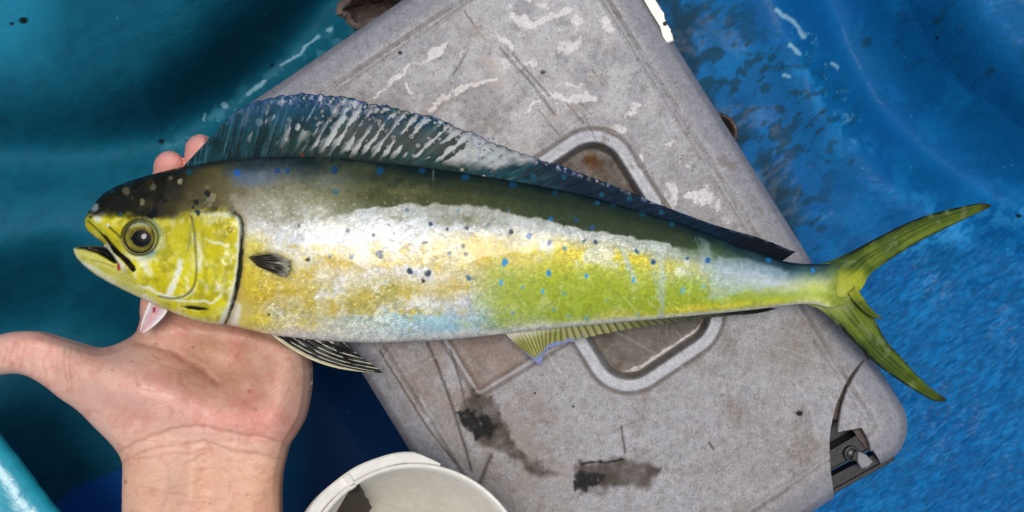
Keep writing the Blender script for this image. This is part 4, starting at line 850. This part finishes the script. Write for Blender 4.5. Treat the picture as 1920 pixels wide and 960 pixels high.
def tail():
    r = [tail_lobe([(1505, 500), (1545, 492), (1580, 479), (1650, 443), (1700, 418), (1750, 400), (1800, 388), (1838, 381), (1858, 384)], [(1540, 562), (1590, 556), (1616, 541), (1632, 514), (1668, 488), (1720, 455), (1770, 430), (1815, 408), (1858, 388)], .026, .012, 0),
         tail_lobe([(1500, 569), (1535, 579), (1565, 604), (1600, 640), (1640, 680), (1680, 710), (1720, 735), (1750, 751), (1773, 753)], [(1560, 512), (1600, 530), (1618, 560), (1640, 598), (1660, 636), (1690, 670), (1722, 706), (1750, 731), (1774, 748)], .0253, .006, 1),
         tail_lobe([(1590, 550), (1604, 570), (1622, 588), (1640, 597), (1654, 598)], [(1606, 538), (1617, 556), (1630, 574), (1644, 589), (1655, 596)], .0262, .022, 2)]
    V = []; F = []; C = []; f = []; o = 0
    for v, q, c, g in r: V.append(v); F.append(q + o); C.append(c); f.append(g); o += len(v)
    me = mesh('tail_fin', np.concatenate(V), np.concatenate(F)); paint(me, np.concatenate(C), np.concatenate(f))
    bm = bmesh.new(); bm.from_mesh(me); bmesh.ops.recalc_face_normals(bm, faces=bm.faces); bm.to_mesh(me); bm.free()
    link('tail_fin', me, M_fin, fish)
tail()

def gill_flap():
    a = resamp(spline([(281, 563), (274, 580), (266, 603), (262, 622)], 8), 40); b = resamp(spline([(316, 577), (308, 592), (290, 610), (268, 625)], 8), 40); nu, nv = 24, 40
    w = np.linspace(0, 1, nu)[None, :, None]; P = a[:, None] * (1 - w) + b[:, None] * w; x, y = P[..., 0].ravel(), P[..., 1].ravel(); ww = np.tile(np.linspace(0, 1, nu), nv); t = np.repeat(np.linspace(0, 1, nv), nu)
    fold = np.cos(ww * 2 * np.pi); n2 = fbm(x, y, 9, 371)
    z = .016 - .004 * t + .0016 * fold * (1 - .4 * t) + (n2 - .5) * .0012
    C = np.tile(A_([214, 196, 196.]), (len(x), 1)); C = over(C, (236, 232, 228), sm(.1, .9, fold) * .8); C = over(C, (206, 150, 152), sm(-.2, -.9, fold) * .7); C = over(C, (140, 30, 44), sm(6, 2, np.hypot((x - 289) * 1.2, y - 580) + (n2 - .5) * 9) * .8)
    V, F = thick_sheet(U(x, y, z), nu, nv, np.full(len(x), .0012)); me = mesh('gill_membrane', V, F); paint(me, np.concatenate([C, C]), np.concatenate([n2, n2])); o = link('gill_membrane', me, M_fin, fish)
    o['label'] = 'pinkish white flap of gill tissue hanging below the head'
gill_flap()
def drops():
    """clear beads of water on the back fin"""
    rng = random.Random(11); bm = bmesh.new()
    for k in range(120):
        x = rng.uniform(600, 930); y = np.interp(x, [600, 700, 800, 930], [215, 225, 250, 290]) + rng.gauss(0, 20); r = rng.uniform(.00035, .0009)
        c = U(x, y, .0262); M = Matrix.Translation(Vector(c)) @ Matrix.Diagonal((r, r, r * .55, 1)); bmesh.ops.create_uvsphere(bm, u_segments=10, v_segments=6, radius=1, matrix=M)
    m = mat_attr('water_bead', rough=.02, colour=(120, 130, 140), coat=1, coat_rough=.02); o = bm_obj('water_drops', bm, m, fish, True); o['kind'] = 'stuff'
drops()
adopt(fish)

# ------------------------------------------------------------------ the hand
def hand():
    PALM = spline([(262, 600), (266, 580), (280, 556), (320, 548), (400, 560), (470, 590), (530, 618), (562, 640), (578, 662), (584, 695), (582, 740), (572, 785), (556, 815), (543, 835), (535, 862), (528, 900), (527, 960), (530, 1060), (545, 1250), (560, 1420),
            (180, 1420), (205, 1250), (224, 1060), (228, 960), (229, 905), (229, 872), (222, 852), (205, 830), (175, 800), (145, 770), (110, 746), (88, 728), (62, 711), (38, 702), (8, 702), (-30, 709), (-75, 716), (-108, 706), (-118, 684), (-102, 662),
            (-60, 645), (0, 627), (35, 621), (72, 622), (105, 631), (150, 645), (185, 652), (215, 646), (244, 632), (256, 620)], 5)
    FING = [  # knuckle path px, radii px
        ([(296, 580), (300, 500), (308, 400), (316, 322), (317, 312)], [34, 31, 30, 29, 29]),
        ([(362, 590), (366, 500), (370, 400), (375, 292), (375, 280)], [34, 32, 31, 29, 28]),
        ([(430, 600), (436, 510), (440, 420), (446, 345)], [33, 31, 30, 28]),
        ([(505, 640), (500, 560), (496, 490), (494, 445)], [31, 28, 27, 25])]
    def caps(x, y, pts, rad):
        best = np.full(np.shape(x), -1e9)
        for (a, ra), (b, rb) in zip(zip(pts[:-1], rad[:-1]), zip(pts[1:], rad[1:])):
            dx, dy = b[0] - a[0], b[1] - a[1]; t = np.clip(((x - a[0]) * dx + (y - a[1]) * dy) / (dx * dx + dy * dy), 0, 1)
            best = np.maximum(best, ra * (1 - t) + rb * t - np.hypot(x - a[0] - t * dx, y - a[1] - t * dy))
        return best
    def smax(a, b, k):
        h = np.clip(.5 + .5 * (a - b) / k, 0, 1); return b * (1 - h) + a * h + k * h * (1 - h)
    def fn(x, y):
        s = psdf(x, y, PALM)
        fg = np.full(np.shape(x), -1e9)
        for p, r in FING: fg = np.maximum(fg, caps(x, y, p, r))
        return smax(s, fg, 6)
    X, Y, Q, B = sdf_grid(-130, 600, 240, 1424, 2.0, fn)
    x, y = X, Y; d = np.maximum(fn(x, y), 0); sp = psdf(x, y, PALM)
    # half thickness and rounding radius: fingers and thumb thin, palm deep, wrist round
    fz = sm(30, -40, sp) * sm(640, 560, y)                       # 1 on the fingers
    th = sm(190, 60, x) * sm(560, 600, y) * sm(860, 760, y)       # 1 on the thumb
    wr = sm(800, 920, y)
    R = 70 * (1 - fz) * (1 - th) + 29 * fz + 40 * th * (1 - fz); R = R * (1 - wr) + 135 * wr
    T = .0165 * (1 - fz) * (1 - th) + .0085 * fz + .0118 * th * (1 - fz); T = T * (1 - wr) + .0215 * wr
    q = np.clip(d / R, 0, 1); h = T * (1 - (1 - q) ** 2.1) ** .5
    zc = -.0150 + .012 * sm(640, 900, y) + .006 * th - .008 * sm(690, 590, y) * (1 - th)
    zc = zc * (1 - fz) + fz * (-.0075 + .020 * sm(430, 290, y) * sm(420, 380, x) + .006 * sm(470, 430, y) * sm(400, 430, x))
    rel = np.zeros(len(x))
    def bump(cx, cy, rx, ry, a, ang=0):
        u, v = rot(x - cx, y - cy, ang); return a * np.exp(-(u / rx) ** 2 - (v / ry) ** 2)
    rel += bump(300, 730, 120, 60, .0075, 22) + bump(215, 715, 90, 42, .004, 25)            # ball of the thumb
    rel += bump(520, 740, 50, 110, .0055, 12) + bump(455, 785, 70, 40, .003)                # heel below the little finger
    rel -= bump(400, 690, 75, 46, .0050, 20) + bump(430, 660, 60, 40, .003)                 # hollow of the palm
    rel += bump(480, 640, 80, 20, .003, 10) + bump(330, 620, 90, 22, .002, 8)               # pads under the fingers
    rel += bump(70, 640, 40, 18, .001) - bump(95, 690, 14, 40, .0008, -20)
    rel -= bump(385, 905, 26, 90, .0010) ; rel += bump(360, 900, 16, 120, .0008, 4) + bump(425, 910, 18, 110, .0007, -3)   # tendons
    CR = [([(255, 640), (290, 648), (330, 664), (372, 690), (408, 716)], 7, .0011), ([(290, 632), (340, 650), (380, 676)], 4, .0004), ([(455, 645), (430, 680), (404, 715)], 9, .0008), ([(470, 618), (520, 640), (560, 655)], 3, .0004),
          ([(226, 845), (270, 822), (320, 806), (360, 800), (400, 803), (450, 814), (500, 822), (535, 832)], 3.2, .0010), ([(232, 866), (280, 842), (330, 832), (385, 828), (420, 840), (470, 850), (527, 858)], 3.0, .0007), ([(250, 862), (310, 850), (370, 846), (395, 842)], 2.5, .0006),
          ([(385, 828), (392, 842), (380, 852), (345, 866)], 3, .0007), ([(440, 800), (448, 818), (442, 842)], 2.2, .0004), ([(122, 655), (118, 690), (128, 735)], 3.5, .0006), ([(134, 650), (128, 690), (136, 740)], 3, .0005), ([(98, 640), (82, 680), (86, 715)], 3, .0004), ([(30, 640), (18, 670), (26, 698)], 3, .0006), ([(16, 650), (8, 680)], 3, .0005), ([(45, 650), (40, 690)], 2.5, .0004),
          ([(275, 672), (330, 690), (370, 700)], 2.2, .0003), ([(320, 600), (370, 625), (420, 650)], 2.2, .0003), ([(300, 760), (350, 745), (400, 735)], 2, .0002), ([(420, 760), (470, 750), (520, 720)], 2, .00025), ([(560, 700), (540, 730), (520, 780)], 2, .00025)]
    crm = np.zeros(len(x))
    for pl, w_, a in CR:
        g = gs(pdist(x + (fbm(x, y, 20, 381) - .5) * 8, y + (fbm(x, y, 20, 383) - .5) * 8, spline(pl, 5)), w_); rel -= a * g * (.42 if w_ < 5 else .8); crm = np.maximum(crm, g * min(1, a / .0008))
    rg = random.Random(77); fc = np.zeros(len(x))
    for k in range(64):
        if k < 22: px, py, a, L = rg.uniform(240, 530), rg.uniform(800, 935), rg.uniform(-.25, .2), rg.uniform(30, 110)
        elif k < 46: px, py, a, L = rg.uniform(230, 540), rg.uniform(610, 780), rg.choice([.45, -.7, 1.1]) + rg.uniform(-.3, .3), rg.uniform(15, 60)
        else: px, py, a, L = rg.uniform(10, 150), rg.uniform(640, 720), 1.45 + rg.uniform(-.3, .3), rg.uniform(15, 45)
        g = gs(pdist(x + (fbm(x, y, 18, 384) - .5) * 14, y + (fbm(x, y, 18, 386) - .5) * 14, [(px, py), (px + L * math.cos(a), py + L * math.sin(a))]), 1.7) * rg.uniform(.3, 1); fc = np.maximum(fc, g)
    rel -= .00016 * fc
    rx, ry = rot(x, y, 12)
    rel += (fbm(rx * .5, ry, 16, 385) - .5) * .0004 + (fbm(x, y, 70, 387, 2) - .5) * .0014 + (fbm(x * .35, y, 14, 389) - .5) * .0007 * gs(y - 850, 50)
    zt = zc + h + 2.0 * rel * np.clip(d / 16, 0, 1) * (1 - fz); zb = zc - h
    n1, n2, n3 = fbm(x, y, 90, 391), fbm(x, y, 26, 393), fbm(x, y, 8, 395, 3)
    C = np.tile(A_([226, 184, 162.]), (len(x), 1))
    C = over(C, (212, 164, 144), sm(.4, .65, n1) * .6); C = over(C, (222, 184, 162), sm(.5, .7, n2) * .35)
    C = over(C, (222, 150, 134), bump(330, 760, 140, 40, .75, 10)); C = over(C, (218, 140, 128), bump(480, 780, 70, 40, .75, 8)); C = over(C, (212, 138, 128), bump(290, 715, 60, 30, .5, 20))
    C = over(C, (166, 126, 100), bump(405, 685, 120, 56, .75, 15)); C = over(C, (176, 130, 108), sm(650, 600, y) * (1 - th) * .5); C = over(C, (184, 142, 112), bump(385, 640, 110, 26, .4, 12)); C = over(C, (220, 168, 134), sm(800, 900, y) * .6); C = over(C, (222, 160, 146), bump(30, 640, 70, 40, .5))  # shade painted in the palm hollow and below the fish; wrist and thumb tones
    C = over(C, (226, 190, 172), bump(300, 745, 120, 44, .5, 20)); C = over(C, (156, 108, 88), crm * .36); C = over(C, (164, 114, 96), fc * .28); C = over(C, (214, 140, 128), sm(.48, .68, fbm(x, y, 34, 398, 5)) * .28 * sm(900, 800, y)); C = over(C, (228, 192, 172), sm(.52, .7, fbm(x, y, 22, 399, 5)) * .25); C = over(C, (176, 138, 128), sm(7, 2, pdist(x + (n2 - .5) * 16, y, [(300, 960), (318, 900), (312, 862)])) * .22); C = over(C, (170, 136, 120), bump(330, 930, 22, 90, .3, 6)); C = over(C, (226, 196, 178), sm(.58, .7, n3) * .10); C = over(C, (192, 124, 108), sm(.6, .72, fbm(x, y, 16, 397)) * .25)  # highlight painted on the ball of the thumb, then creases, veins, mottling
    C = over(C, (224, 150, 140), fz * .75); C = over(C, (228, 170, 160), fz * sm(.5, .65, n2) * .4)
    for (a, b, r) in [(293, 645, 1), (362, 651, 1.2), (247, 678, .9), (370, 682, .8), (210, 694, .8), (153, 781, 1.2)]:
        C = over(C, (90, 66, 52), sm(r + .9, r - .6, np.hypot((x - a) * .5, y - b)) * .7)
    for (a, b, r, c) in [(468, 734, 5, (176, 92, 66)), (235, 903, 4, (140, 92, 70)), (393, 944, 2.5, (150, 100, 76)), (260, 720, 3, (190, 130, 106))]:
        C = over(C, c, sm(r + 2, r - 2, np.hypot(x - a, y - b) + (n3 - .5) * 4) * .6)
    film = .45 * fz * sm(.4, .6, n2) + .3 * sm(.6, .7, n3) * sm(700, 620, y) + bump(300, 740, 130, 60, .12, 20) * sm(.3, .6, n3)
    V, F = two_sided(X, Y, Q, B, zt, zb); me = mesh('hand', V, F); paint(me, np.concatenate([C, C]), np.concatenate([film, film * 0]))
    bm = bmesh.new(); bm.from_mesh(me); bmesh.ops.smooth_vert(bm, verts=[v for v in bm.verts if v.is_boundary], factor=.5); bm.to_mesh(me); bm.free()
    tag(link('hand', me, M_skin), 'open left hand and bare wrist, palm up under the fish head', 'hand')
hand()

# ------------------------------------------------------------------ white bucket leaning on the cooler
def bucket():
    zc = .09; c = U(788, 1097, zc); R = .0605
    axis = Vector((.42, .40, 1)).normalized(); M = Matrix.Translation(Vector(c)) @ axis.to_track_quat('Z', 'Y').to_matrix().to_4x4()
    root = empty('bucket', tuple(c)); tag(root, 'white plastic bucket with a split rim leaning against the grey cooler', 'bucket')
    bm = bmesh.new(); h = .17; ro = R * .965; wall = .0022
    prof = [(.0001, -h + .003), (ro * .78 - wall, -h + .003), (ro * .8 - wall, -h + .006), (ro - wall, -.006), (ro - wall, -.0005), (ro - wall + .0008, .0003), (ro - .0006, .0003), (ro, -.0004), (ro, -.02), (ro * .8, -h), (.0001, -h)]
    lathe(bm, prof, 128, M); bm_obj('pail', bm, M_white, root, True)
    # folded rim, open where it has split
    def rim(r0, r1, z0, z1, a0, a1, name, n=90):
        bm = bmesh.new(); P = [(r0, z0), (r0, z1 - .0007), (r0 + .0007, z1), (r1 - .0009, z1), (r1, z1 - .0009), (r1, z0)]; rs = []
        for k in range(n + 1):
            a = math.radians(a0 + (a1 - a0) * k / n); w = 1 + .003 * math.sin(a * 7) + .002 * math.sin(a * 17); tp = min(1, .25 + k / n * 14) if n > 20 else 1
            rs.append([bm.verts.new(M @ Vector(((r0 + (r - r0) * tp) * w * math.cos(a), (r0 + (r - r0) * tp) * w * math.sin(a), z))) for r, z in P])
        for a, b in zip(rs[:-1], rs[1:]):
            for k in range(6): bm.faces.new((a[k], a[(k + 1) % 6], b[(k + 1) % 6], b[k]))
        bm.faces.new(rs[0]); bm.faces.new(rs[-1]); return bm_obj(name, bm, M_white, root, False)
    def ang(px, py):
        best = None
        for k in range(720):
            a = math.radians(k / 2); w = M @ Vector((ro * math.cos(a), ro * math.sin(a), 0)); f = FP / (HC - w.z); e = math.hypot(960 + w.x * f - px, 480 - w.y * f - py)
            if best is None or e < best[0]: best = (e, k / 2)
        return best[1]
    a0 = ang(830, 862)
    rim(ro + .0002, ro + .0058, -.012, -.0012, a0, a0 + 230, 'outer_rim')
    a1 = ang(650, 900); rim(ro - .0024, ro + .0052, -.004, .0003, a1 - 2, a1 + 1, 'rim_lug', 8)
    adopt(root)
    # brown wooden stick standing in it
    bm = bmesh.new(); rng = random.Random(3); rs = []
    a, b = A_([c[0] - .034, c[1] + .022, zc - .03]), A_([c[0] - .010, c[1] - .03, zc - .03])
    p0 = U(662, 914, zc - .012); p1 = p0 + A_([-.022, -.052, -.125])
    for i in range(14):
        t = i / 13; p = p0 * (1 - t) + p1 * t; w = (.0035 + .0065 * min(1, t * 2.6)); ring = []
        for k in range(12):
            an = 2 * math.pi * k / 12; s = w * (1 + rng.uniform(-.10, .10)); ring.append(bm.verts.new((p[0] + s * 1.15 * math.cos(an), p[1] + .003 * math.sin(an), p[2] + s * .6 * math.sin(an))))
        rs.append(ring)
    for r1, r2 in zip(rs[:-1], rs[1:]):
        for k in range(12): bm.faces.new((r1[k], r1[(k + 1) % 12], r2[(k + 1) % 12], r2[k]))
    bm.faces.new(rs[0]); bm.faces.new(rs[-1])
    tag(bm_obj('wooden_handle', bm, M_brown, None, True), 'dark brown wooden stick end inside the white bucket', 'wooden handle')
bucket()

# ------------------------------------------------------------------ bits lying beside the cooler
def debris():
    # broken crusted shell by the upper edge
    n, k = 10, 40; V = []; rng = np.random.RandomState(4); zr = -.045
    for i in range(n):
        t = i / (n - 1)
        for j in range(k):
            a = 2 * math.pi * j / k; r = (1 - .96 * t ** 1.6) * (1 + .16 * math.sin(3 * a + 1) + .10 * math.sin(7 * a) + .05 * rng.randn())
            x, y = 700 + 62 * r * math.cos(a), 6 + 40 * r * math.sin(a); V.append(tuple(U(x, y, zr - .05 * t + .004 * math.sin(5 * a) * (1 - t))))
    F = [(i * k + j, i * k + (j + 1) % k, (i + 1) * k + (j + 1) % k, (i + 1) * k + j) for i in range(n - 1) for j in range(k)]
    me = mesh('broken_shell', V, A_(F)); o = link('broken_shell', me, M_crust); s = o.modifiers.new('wall', 'SOLIDIFY'); s.thickness = .004; s.offset = 0
    tag(o, 'brown crusted broken shell lying beside the upper edge of the cooler', 'shell')
    # brown pipe stub sticking out beside the long edge
    bm = bmesh.new(); c = U(1352, 246, -.05); M = Matrix.Translation(Vector(c)) @ Vector((.25, .15, 1)).normalized().to_track_quat('Z', 'Y').to_matrix().to_4x4()
    lathe(bm, [(.0085, -.08), (.0085, -.002), (.0092, 0), (.0108, .0004), (.0116, -.001), (.0118, -.004), (.0118, -.08)], 40, M)
    tag(bm_obj('drain_pipe', bm, M_pipe, None, True), 'short dark brown pipe stub beside the right edge of the cooler', 'pipe')
debris()
